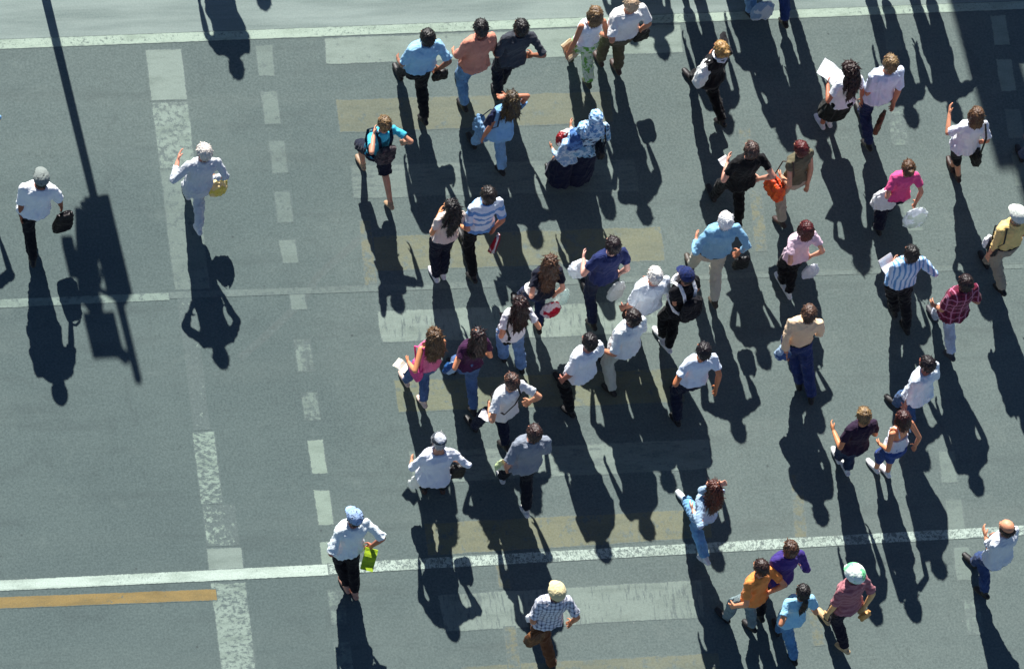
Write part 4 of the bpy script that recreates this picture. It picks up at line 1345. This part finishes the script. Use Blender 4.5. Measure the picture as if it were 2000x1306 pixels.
person('person in light blue cut off by the right edge', (2080, 222), 1.7, 'f', 14, L=(.17, .03, -.34), Lh=(1, -.2, 0), top=('tee', (120, 170, 216), (), {'sleeve': .9}), bot=('jeans', DEN, ('denim',)), hair=('bob', BRN))
person('dark haired woman in a white tee shirt and black skirt reading a white sheet', (1661, 127), 1.6, 'f', 26, feet={'L': (1602, 236), 'R': (1616, 232)}, R=('px', 1684, 204, 0.74), L=('px', 1610, 164, 1.02), step=.34, front='L', top=('tee', WH), bot=('skirt', (20, 24, 22), (), {'to': .5}), hem=-.03, hair=('curly', (40, 22, 18)), shoes=(240, 240, 240), tone=(186, 120, 92),
       Lh=(1, -.4, -.3), head=(20, 22, 0),
       things=[('paper', 'white sheet of paper read by the woman in the black skirt', dict(at=(1622, 142, 1.12), hand='L', off=(.0, .10, .06), size=(.24, .006, .30), rot=38, pitch=18, color=(244, 248, 250)))])
person('man with short light brown hair in a white tee shirt and blue jeans', (1743, 116), 1.78, 'm', 20, 1.02, feet={'L': (1690, 282)}, R=('px', 1744, 212, 0.8), L=('px', 1688, 202, 0.76), step=.62, front='R', top=('tee', (222, 230, 246), (), {'sleeve': .95}), loose=.01, bot=('jeans', (38, 52, 90), ('denim',)), hair=('short', (104, 80, 52), (168, 140, 98)), Rh=(1, -.6, 0), hem=-.05,
       things=[('handbag', 'brown leather document bag hanging from the right hand of the man in jeans', dict(at=(1719, 238, .62), hand='R', size=(.30, .07, .24), color=(116, 72, 48), drop=.05, rot=50, roll=14))])
person('woman in a white blouse and black cropped trousers reaching out one arm', (1911, 215), 1.62, 'f', 16, feet={'L': (1868, 340)}, R=('px', 1904, 286, 0.8), L=('px', 1848, 216, 1.12), step=.42, front='R', top=('shirt', (226, 230, 240), (), {'sleeve': .8}), loose=.014, bot=('capri', (18, 18, 22)), hair=('bob', (78, 52, 34), (126, 94, 62)), tone=(206, 144, 112), shoes=(50, 30, 24),
       Lh=(.8, -.2, -.6), Rh=(1, -.5, 0), head=(-10, 16, 0),
       things=[('shoulderbag', 'black shoulder bag hanging behind the woman in the white blouse', dict(at=(1906, 302, .78), hand='R', size=(.24, .10, .26), z=-.03, x=.14, y=-.10, color=(24, 26, 24)))])
person('man in a black shirt and black trousers holding a white cup and a phone', (1471, 285), 1.73, 'm', 20, 1.02, R=('px', 1484, 358, 0.96), L=('px', 1416, 320, 1.04), lean=6, step=.45, front='L', top=('polo', (14, 14, 16)), bot=('trousers', (14, 14, 17)), hair=('short', (44, 30, 26), (120, 90, 78)), Lh=(1, -.3, -.4), Rh=(1, -.6, 0), tone=(206, 150, 128),
       things=[('paper', 'white folded leaflet in the left hand of the man in black', dict(at=(1417, 318, 1.05), hand='L', size=(.12, .01, .16), off=(0, .03, .03), rot=20)),
               ('phone', 'dark mobile phone in the right hand of the man in black', dict(hand='R', off=(0, .03, -.02)))])
person('red haired woman in a khaki top and beige trousers with an orange bag', (1567, 283), 1.66, 'f', 30, feet={'L': (1520, 432)}, L=('px', 1524, 352, 0.9), R=('px', 1577, 376, 0.74), lean=8, side=-5, step=.5, front='R', top=('tee', (104, 98, 76), (), {'sleeve': .2}), hem=.03, bot=('trousers', (184, 168, 146)), hair=('short', (74, 18, 18), (112, 38, 36)), tone=(206, 152, 122), shoes=(60, 44, 40),
       Rh=(1, -.4, 0),
       things=[('shoulderbag', 'bright orange shoulder bag at the hip of the red haired woman', dict(at=(1514, 366, .80), hand='L', size=(.30, .15, .30), z=.02, x=.2, y=-.05, color=(240, 104, 34), c2=(206, 66, 26), strapcolor=(60, 44, 34)))])
person('woman in a bright pink tee shirt with two white carrier bags', (1778, 320), 1.58, 'f', 12, R=('px', 1790, 402, 0.78), L=('px', 1738, 384, 0.86), step=.3, front='R', top=('tee', (226, 84, 142)), hem=.0, bot=('trousers', (22, 24, 44), (), {'loose': .02}), hair=('bun', (74, 48, 30), (120, 88, 54)), tone=(214, 150, 124),
       Lh=(1, -.5, 0), Rh=(1, -.3, 0),
       things=[('plastic', 'crumpled white carrier bag at the left side of the woman in pink', dict(at=(1731, 386, .78), hand='L', off=(-.08, .08, .16), size=(.34, .2, .40), color=(240, 242, 244), thin=.15)),
               ('plastic', 'thin translucent carrier bag in the right hand of the woman in pink', dict(at=(1790, 422, .52), hand='R', off=(.05, 0, .06), size=(.30, .16, .46), color=(196, 208, 200), c2=(226, 232, 240), thin=.5))])
person('elderly man with white hair in a light blue shirt and cream trousers', (1421, 423), 1.74, 'm', 16, 1.1, feet={'R': (1390, 588)}, R=('px', 1446, 500, 0.9), L=('px', 1354, 472, 1.0), step=.5, front='R', top=('longtucked', (134, 184, 214), (), {'cuff': .8}), loose=.012, hem=.03, bot=('trousers', (196, 192, 176)), hair=('short', (238, 238, 236), (250, 250, 250)), tone=(206, 140, 110), shoes=(70, 62, 54),
       Lh=(1, -.3, -.3), Rh=(1, -.3, .1),
       things=[('handbag', 'black bag with a pale stripe beside the elderly man in light blue', dict(at=(1448, 512, .8), hand='R', size=(.20, .1, .24), drop=.03, color=(20, 22, 26)))])
person('red haired woman in a pale pink blouse and black trousers with white shoes', (1578, 440), 1.6, 'f', 24, feet={'L': (1524, 546), 'R': (1536, 568)}, R=('px', 1584, 508, 0.84), L=('px', 1546, 518, 0.9), step=.36, front='L', top=('tee', (238, 206, 220)), hem=.0, bot=('trousers', (18, 16, 20)), hair=('bob', (66, 16, 18), (100, 30, 30)), tone=(226, 172, 144), shoes=(238, 236, 230),
       Lh=(1, -.6, 0), Rh=(1, -.5, 0),
       things=[('plastic', 'small white plastic bag with a blue mark held by the woman in pale pink', dict(at=(1584, 528, .66), hand='R', size=(.22, .12, .30), color=(232, 236, 244), c2=None))])
person('man in a yellow shirt, white cap and beige trousers at the right edge', (1993, 413), 1.76, 'm', 26, 1.06, feet={'L': (1950, 564)}, L=('px', 1926, 510, 0.74), step=.6, front='L', frontx=-.16, top=('longtucked', (238, 206, 134), (), {'cuff': .2}), hem=.08, bot=('trousers', (160, 148, 130)), hat=('cap', (214, 218, 208), (), 1.08), hair=('short', (120, 116, 108)), tone=(214, 150, 118),
       R=(.1, .0, -.45),
       things=[('shoulderbag', 'dark bag on the left arm of the man in the yellow shirt', dict(at=(1938, 482, 1.0), hand='L', size=(.2, .09, .22), z=.20, x=.2, y=.06, color=(26, 24, 34))),
               ('plastic', 'white parcel under the left arm of the man in the yellow shirt', dict(at=(1932, 470, .98), hand='L', off=(-.04, .08, .22), size=(.16, .12, .22), thin=.1))])
person('man in a blue and white striped shirt and black trousers with both arms forward', (1784, 488), 1.72, 'm', 20, 1.06, R=('px', 1800, 520, 1.0), L=('px', 1742, 520, 1.0), feet={'L': (1744, 602), 'R': (1766, 638)}, step=.3, front='R', top=('longtucked', (206, 224, 242), ('stripes', (104, 156, 206)), {}), loose=.01, hem=.06, bot=('trousers', (18, 18, 24)), hair=('short', DK), Lh=(1, -.5, -.2), Rh=(1, -.4, 0),
       things=[('paper', 'pale notebook held by the man in the striped shirt', dict(at=(1736, 520, 1.05), hand='L', size=(.2, .015, .26), off=(.04, .05, .02), rot=20, pitch=25, color=(222, 214, 214)))])
person('man in a maroon checked shirt and pale grey jeans in mid stride', (1890, 545), 1.72, 'm', 26, R=(.04, .1, -.42), L=(.02, .12, -.48), feet={'L': (1822, 612), 'R': (1850, 692)}, step=.72, front='L', frontx=-.2, top=('shirt', (112, 30, 56), ('plaid', (58, 18, 38), 1.0, .85, (206, 130, 160)), {'sleeve': .8}), loose=.012, hem=-.05, bot=('jeans', (196, 202, 216), ('denim',)), hair=('short', (34, 18, 18)), shoes=(60, 60, 66))
person('woman with long black hair in a pale top and dark jeans, white shoes', (884, 396), 1.63, 'f', 24, feet={'L': (848, 534), 'R': (862, 528)}, L=('px', 856, 418, 1.04), lean=5, step=.25, front='R', top=('tee', (232, 214, 200), (), {'sleeve': .5}), hem=.02, bot=('jeans', (22, 26, 44), ('plain',)), hair=('long', (16, 12, 14), (44, 34, 30), .30), tone=(222, 158, 112), shoes=(232, 226, 228),
       Lh=(1, -.3, -.2), R=(.08, .02, -.42), head=(25, 10, 0))
person('man in a white and blue striped jersey and black trousers', (957, 373), 1.74, 'm', 22, feet={'L': (918, 540)}, L=('px', 915, 440, 0.9), R=('px', 966, 452, 0.84), step=.5, front='R', top=('shirt', (226, 236, 248), ('bands', (110, 160, 214), 1.2), {'sleeve': .85}), hem=.0, bot=('trousers', (14, 14, 18)), hair=('short', DK, (70, 58, 50)), Lh=(1, -.4, 0), tone=(196, 130, 100),
       things=[('cloth_hung', 'red and white pennant hanging from the hand of the man in the striped jersey', dict(at=(966, 476, .66), hand='R', size=(.24, .02, .44), color=(160, 26, 44), pat=('stripes', (236, 226, 230), .6), name='pennant', cat='flag', rot=40, off=(0, 0, .04)))])
person('woman with long brown hair in a dark top and jeans with red and white bags', (1078, 506), 1.64, 'f', 16, R=('px', 1086, 580, 0.8), L=('px', 1040, 582, 0.94), step=.4, front='L', top=('tee', (24, 28, 44)), bot=('jeans', (34, 46, 76), ('denim',)), hair=('long', (62, 40, 26), (112, 78, 52), .34), tone=(214, 158, 132), hem=-.02,        things=[('plastic', 'red plastic bag in the right hand of the woman with long brown hair', dict(at=(1078, 602, .62), hand='R', size=(.24, .15, .32), color=(206, 24, 60), c2=(240, 230, 232))),
               ('plastic', 'white plastic bag beside the red one of the woman with long brown hair', dict(at=(1098, 578, .68), hand='R', off=(.11, .03, .06), size=(.20, .12, .36), color=(214, 230, 226), thin=.4)),
               ('hat', 'small white sun hat in the left hand of the brown haired woman', dict(at=(1037, 565, 1.0), hand='L', r=.085))])
person('man in a navy blue tee shirt with a white bag in each hand', (1201, 471), 1.74, 'm', 22, 1.0, feet={'L': (1152, 632)}, R=('px', 1210, 540, 0.84), L=('px', 1134, 508, 1.0), step=.6, front='R', gap=.07, top=('tee', (36, 48, 96)), hem=-.05, bot=('jeans', (28, 38, 66), ('denim',)), hair=('short', (30, 18, 20)), Lh=(1, -.4, 0), tone=(214, 166, 150),
       things=[('plastic', 'bulging white plastic bag in the left hand of the man in navy', dict(at=(1134, 522, .86), hand='L', off=(-.02, .02, .10), size=(.30, .2, .28), color=(236, 242, 248))),
               ('plastic', 'long white plastic bag in the right hand of the man in navy', dict(at=(1205, 566, .62), hand='R', size=(.2, .12, .46), color=(228, 234, 236)))])
person('white haired man in a white shirt and brown trousers', (1283, 530), 1.7, 'm', 26, 1.14, L=('px', 1214, 606, 0.8), step=.4, front='R', top=('tee', (226, 234, 242), (), {'sleeve': .9}), loose=.014, hem=-.02, bot=('trousers', (82, 64, 56)), hair=('short', (226, 222, 214), (240, 232, 226)), tone=(214, 150, 126), R=(.0, .2, -.3))
person('person in a navy cap and black clothes with a white edged pack', (1344, 530), 1.66, 'm', 30, .95, feet={'L': (1288, 652), 'R': (1299, 674)}, L=('px', 1326, 548, 1.14), lean=10, step=.45, front='L', top=('tee', (16, 16, 22)), bot=('trousers', (14, 14, 18)), hat=('cap', (30, 44, 92)), hair=('short', DK), shoes=(238, 238, 238), Lh=(1, -.4, -.3), R=(.04, .16, -.34),
       things=[('backpack', 'black backpack with a white edge worn by the person in the navy cap', dict(size=(.30, .13, .40), color=(20, 20, 26), strapcolor=(236, 238, 240))),
               ('plastic', 'white packet held up by the person in the navy cap', dict(at=(1322, 543, 1.25), hand='L', off=(0, .04, .16), size=(.15, .1, .18), thin=.1))])
person('woman with long dark red hair in a white top and light blue jeans', (1019, 587), 1.63, 'f', 22, feet={'L': (980, 690), 'R': (1014, 714)}, R=('px', 1052, 634, 0.9), L=('px', 990, 640, 0.94), step=.5, front='L', frontx=-.19, top=('tee', (236, 234, 238)), hem=-.05, bot=('jeans', (116, 150, 196), ('denim',), {'flare': .012}), hair=('long', (34, 16, 16), (60, 30, 28), .30), tone=(222, 156, 120), Lh=(1, -.4, -.2),        things=[('hat', 'white sun hat held by the woman with long dark red hair', dict(at=(1000, 638, .95), hand='L', r=.105, off=(.02, -.05, .05))),
               ('shoulderbag', 'black bag under the white sun hat', dict(at=(988, 652, .85), hand='L', size=(.24, .1, .2), z=.06, x=.18, y=.02, color=(18, 18, 22)))])
person('woman with tousled golden brown hair, pink top and pink bag, in jeans', (851, 649), 1.62, 'f', 26, feet={'L': (790, 738), 'R': (822, 782)}, L=('px', 792, 716, 1.0), lean=6, step=.52, front='L', frontx=-.2, top=('strap', (226, 120, 158)), hem=.02, bot=('jeans', (78, 102, 144), ('denim',)), hair=('messy', (70, 48, 28), (134, 100, 62), .24), tone=(224, 150, 106), Lh=(1, -.4, -.2), R=(.02, .16, -.36), shoes=(224, 196, 180),
       things=[('shoulderbag', 'bright pink bag hanging at the left hip of the tousled haired woman', dict(at=(814, 722, .85), hand='L', size=(.22, .1, .26), z=.1, x=.17, y=-.02, color=(236, 84, 152))),
               ('paper', 'pale folded map in the left hand of the tousled haired woman', dict(at=(784, 714, 1.02), hand='L', size=(.13, .01, .17), off=(-.03, .05, .0), rot=30, color=(232, 222, 190)))])
person('woman with dark hair in a dark purple tee shirt and blue jeans', (936, 649), 1.62, 'f', 22, feet={'L': (882, 714), 'R': (919, 800)}, L=('px', 894, 690, 1.02), step=.62, front='L', frontx=-.2, top=('tee', (62, 26, 62), (), {'sleeve': .5}), hem=.0, bot=('jeans', (74, 102, 146), ('denim',), {'waist': .1}), hair=('long', (28, 16, 18), (70, 40, 36), .12), tone=(222, 150, 112), Lh=(1, -.3, -.3), R=(.03, .1, -.4),
       things=[('plastic', 'small white and blue bag carried by the woman in dark purple', dict(at=(880, 716, .78), hand='L', off=(.02, .0, .02), size=(.18, .12, .24), color=(196, 222, 240), c2=(44, 96, 160)))])
person('man in an off white shirt and cream trousers in the middle of the crowd', (1240, 612), 1.74, 'm', 32, 1.04, R=(.02, .12, -.48), L=('px', 1172, 690, 0.9), feet={'L': (1188, 760)}, step=.55, front='R', lean=5, top=('shirt', (222, 230, 232), (), {'sleeve': .9}), loose=.012, bot=('trousers', (196, 196, 182)), hair=('short', (34, 22, 20)), )
person('dark haired man in a white tee shirt and black trousers left of the cream trousers', (1155, 660), 1.72, 'm', 32, 1.04, R=(.02, .12, -.48), L=('px', 1097, 746, 0.8), step=.4, front='R', lean=5, top=('tee', (234, 240, 248), (), {'sleeve': .9}), loose=.014, hem=-.07, bot=('trousers', (14, 14, 18)), hair=('short', (22, 16, 18)), tone=(180, 120, 104))
person('man in a white tee shirt and navy jeans with his left forearm held out', (1378, 678), 1.72, 'm', 20, R=('px', 1400, 764, 0.84), L=('px', 1321, 740, 0.98), step=.4, front='R', top=('tee', (222, 234, 248)), hem=.02, bot=('jeans', (20, 26, 48), ('plain',)), hair=('short', (22, 14, 18)), Lh=(1, -.2, -.3), Rh=(1, -.5, 0), tone=(210, 134, 92))
person('man in a white ringer tee shirt with a thin black strap across his back', (1003, 737), 1.72, 'm', 30, R=('px', 1040, 790, 0.95), L=('px', 952, 806, 1.0), step=.45, front='L', lean=5, top=('tee', (226, 230, 232), (), {'sleeve': .7}), hem=-.05, bot=('jeans', (26, 32, 54), ('denim',)), hair=('short', (22, 14, 14), (150, 104, 84)), Lh=(1, -.3, -.3), Rh=(1, -.4, 0), tone=(214, 156, 122),
       things=[('shoulderbag', 'small black bag slung by a strap across the ringer tee shirt', dict(at=(968, 800, .92), hand='L', size=(.18, .08, .14), z=.2, x=.17, y=.04, color=(18, 18, 20), cross=True)),
               ('paper', 'folded white leaflet in the left hand of the man with the black strap', dict(at=(950, 812, 1.02), hand='L', size=(.12, .008, .16), off=(.0, .05, .0), rot=30))])
person('stooping person in a loose white shirt with a dark and silver cap', (858, 848), 1.6, 'm', 16, 1.16, R=('px', 892, 902, 0.9), L=('px', 800, 902, 0.78), lean=12, feet={'L': (826, 946), 'R': (862, 946)}, step=.34, front='R', top=('long', (222, 226, 236), (), {'collar': False, 'cuff': .6}), loose=.022, hem=-.04, bot=('trousers', (20, 18, 22)), hat=('cap', (70, 76, 84), ('bands', (196, 200, 206), 1.6)), hair=('thin', (170, 168, 166)), Lh=(1, -.3, .2), Rh=(1, -.3, .3), head=(0, 30, 0), shoes=(80, 56, 44),
       things=[('plastic', 'white plastic bag carried low by the stooping person', dict(at=(812, 938, .5), hand='L', off=(.08, -.02, -.02), size=(.16, .1, .36), color=(232, 236, 232))),
               ('handbag', 'black handbag on the right arm of the stooping person', dict(at=(893, 918, .8), hand='R', size=(.2, .12, .24), drop=.02))])
person('heavy man in a grey tee shirt with a dark collar and dark trousers', (1047, 838), 1.76, 'm', 16, 1.16, feet={'R': (1022, 996)}, R=(.02, .12, -.48), L=('px', 986, 922, 0.86), step=.5, front='R', top=('polo', (132, 140, 152), (), {'sleeve': .85}), loose=.014, hem=-.05, bot=('trousers', (22, 24, 34)), hair=('short', (48, 30, 28), (84, 60, 52)), tone=(210, 150, 124), Lh=(1, -.4, 0), shoes=(216, 214, 210),
       things=[('plastic', 'pale green and white packet in the left hand of the heavy man in grey', dict(at=(980, 906, .98), hand='L', off=(-.03, .12, .18), size=(.16, .1, .24), color=(232, 236, 216), c2=(196, 214, 160), thin=.1))])
person('man in a peach coloured shirt tucked into navy jeans', (1584, 604), 1.76, 'm', 6, R=(.02, .12, -.48), L=('px', 1534, 698, 0.76), feet={'L': (1560, 744), 'R': (1582, 772)}, step=.2, front='L', top=('longtucked', (250, 216, 176), (), {'cuff': .6}), hem=.09, bot=('jeans', (44, 60, 108), ('denim',)), hair=('short', (60, 38, 28), (140, 106, 82)), tone=(206, 140, 108), Lh=(1, -.5, 0), Rh=(1, -.3, 0),
       things=[('plastic', 'blue plastic bag in the left hand of the man in the peach shirt', dict(at=(1531, 686, .8), hand='L', off=(-.06, .06, .14), size=(.2, .16, .26), color=(58, 96, 160), c2=(180, 206, 232)))])
person('dark haired man in a long white shirt and jeans striding beside a red haired woman', (1815, 703), 1.72, 'm', 40, feet={'L': (1744, 784)}, L=('px', 1766, 798, 0.76), step=.78, front='L', frontx=-.12, lean=8, top=('long', (226, 236, 246), (), {'cuff': .75, 'collar': False}), loose=.01, hem=-.04, bot=('jeans', (60, 88, 128), ('denim',)), hair=('short', (24, 14, 16)), R=(.04, .06, -.49), tone=(180, 110, 92))
person('person in a dark purple tee shirt and jeans with one arm stretched out', (1690, 801), 1.66, 'm', 20, feet={'L': (1634, 888), 'R': (1650, 912)}, L=('px', 1622, 844, 0.96), step=.4, front='L', lean=8, top=('tee', (46, 30, 52)), hem=.0, bot=('jeans', (34, 50, 76), ('denim',)), hair=('short', (92, 70, 48), (196, 160, 104)), tone=(218, 146, 100), Lh=(.5, -.8, -.2), R=(.06, .16, -.34), shoes=(232, 234, 230), head=(0, 14, 0))
person('woman with dark red hair and bare shoulders in blue dungarees', (1766, 808), 1.6, 'f', 32, feet={'L': (1706, 908), 'R': (1728, 916)}, R=('px', 1790, 876, 0.8), L=('px', 1716, 872, 0.8), step=.36, front='L', lean=8, top=('strap', (214, 220, 232), (), {'zt': .30}), hem=.06, bot=('capri', (48, 74, 138), ('denim',)), hair=('bob', (50, 22, 20), (88, 42, 36)), tone=(226, 152, 112), shoes=(236, 234, 234), head=(0, 12, 0))
person('woman with long red brown hair in a pale denim jacket and jeans, arm raised', (1397, 946), 1.66, 'f', 32, feet={'L': (1334, 972), 'R': (1369, 1092)}, R=('px', 1401, 944, 1.56), L=('px', 1346, 1004, 1.0), step=.78, front='L', frontx=-.24, top=('jacket', (178, 208, 234), ('denim',), {'cuff': .8}), hem=-.02, bot=('jeans', (110, 162, 204), ('denim',)), hair=('long', (66, 28, 18), (106, 52, 36), .26), tone=(236, 178, 150), Lh=(1, -.4, -.2), Rh=(.1, .5, -1), shoes=(226, 230, 232))
person('man in a loose white tee shirt and blue cap with a green magazine', (696, 1003), 1.72, 'm', 26, 1.06, feet={'L': (674, 1140), 'R': (690, 1152)}, R=('px', 730, 1074, 0.9), L=('px', 641, 1086, 0.84), step=.5, front='R', lean=5, top=('tee', (230, 240, 242), (), {'sleeve': 1.0}), loose=.02, hem=-.05, bot=('trousers', (20, 14, 20), (), {'to': .90}), hat=('cap', (136, 164, 204), ('print', (160, 186, 220), .5)), hair=('short', (22, 20, 24)), tone=(190, 120, 96), shoes=(190, 140, 120), Lh=(1, -.4, 0), Rh=(1, -.4, 0),
       things=[('paper', 'rolled lime green magazine in the right hand of the man in the blue cap', dict(at=(721, 1092, .85), hand='R', size=(.15, .03, .26), color=(178, 206, 40), c2=(150, 178, 50), rot=-35, pitch=35, off=(.02, -.05, -.02)))])
person('man in a tan cap, grey checked shirt and brown trousers', (1091, 1149), 1.7, 'm', 12, 1.06, feet={'L': (1074, 1300)}, R=('px', 1118, 1222, 0.85), L=('px', 1042, 1222, 0.82), step=.55, front='R', top=('tucked', (226, 228, 236), ('plaid', (98, 104, 124), 1.1), {'sleeve': .8}), loose=.012, hem=.0, bot=('trousers', (108, 66, 40)), hat=('cap', (226, 210, 160), (), 1.12), hair=('short', (120, 96, 70)), tone=(206, 140, 104), shoes=(40, 34, 32), Lh=(1, -.5, 0), Rh=(1, -.4, 0),
       things=[('handbag', 'brown bag in the left hand of the man in the tan cap', dict(at=(1046, 1242, .66), hand='L', size=(.26, .14, .26), color=(130, 84, 46), c2=(90, 54, 32), drop=.03, rot=20)),
               ('plastic', 'white packet tucked at the left arm of the man in the tan cap', dict(at=(1038, 1204, 1.05), hand='L', off=(-.02, .1, .28), size=(.13, .1, .16), thin=.1))])
person('man in an orange tee shirt with a pale back and grey green jeans', (1490, 1100), 1.68, 'm', 36, R=('px', 1502, 1166, .95), L=('px', 1432, 1190, 0.84), lean=10, step=.3, front='L', top=('tee', (240, 150, 78), (), {'sleeve': .7}), hem=.0, bot=('jeans', (120, 138, 140), ('denim',)), hair=('short', (46, 28, 22)), tone=(226, 158, 118), )
person('man in a long purple shirt and black trousers behind the orange tee shirt', (1548, 1064), 1.74, 'm', 22, step=.35, front='R', gap=.1, top=('long', (64, 50, 124), (), {'cuff': .7}), hem=-.07, bot=('trousers', (16, 16, 24)), hair=('short', (64, 42, 30), (116, 82, 58)), L=('px', 1522, 1132, .92), R=(.1, .05, -.42))
person('person in a pale blue tee shirt with a long dark ponytail and light jeans', (1572, 1149), 1.62, 'f', 16, feet={'L': (1546, 1284)}, L=('px', 1532, 1214, 0.98), step=.4, front='R', top=('tee', (158, 212, 238)), hem=-.08, bot=('jeans', (88, 136, 178), ('denim',)), hair=('ponytail', (24, 18, 16)), tone=(222, 152, 112), Lh=(1, -.5, 0), R=(.08, .1, -.38),
       things=[('phone', 'black phone in the left hand of the person with the ponytail', dict(hand='L', off=(0, .03, 0), color=(24, 24, 28)))])
person('man in a mint green and white cap and dusty pink shirt', (1673, 1114), 1.7, 'm', 32, feet={'L': (1642, 1264)}, R=('px', 1690, 1192, 0.86), L=('px', 1613, 1206, 0.76), lean=10, step=.4, front='L', top=('shirt', (176, 118, 124), ('hoops', (156, 96, 104)), {'sleeve': .9}), loose=.012, hem=.0, bot=('trousers', (32, 28, 42)), hat=('cap', (236, 246, 236), ('print', (120, 216, 150), .45), 1.25), hair=('short', (40, 30, 28)), tone=(230, 188, 128), shoes=(226, 190, 140), Rh=(1, -.4, 0),
       things=[('handbag', 'small tan leather pouch in the right hand of the man in the mint cap', dict(at=(1690, 1200, .8), hand='R', size=(.16, .08, .12), color=(214, 160, 92), drop=.02))])
person('bald man in a pale grey shirt and blue jeans at the lower right corner', (1971, 1023), 1.74, 'm', 36, R=(.02, .12, -.48), feet={'L': (1896, 1094), 'R': (1914, 1156)}, L=('px', 1922, 1046, 1.05), lean=8, step=.6, front='L', frontx=-.20, top=('long', (216, 222, 230), (), {'cuff': .9}), loose=.012, hem=-.02, bot=('jeans', (50, 70, 112), ('denim',)), hair=('bald', (52, 40, 34)), tone=(222, 156, 120), )
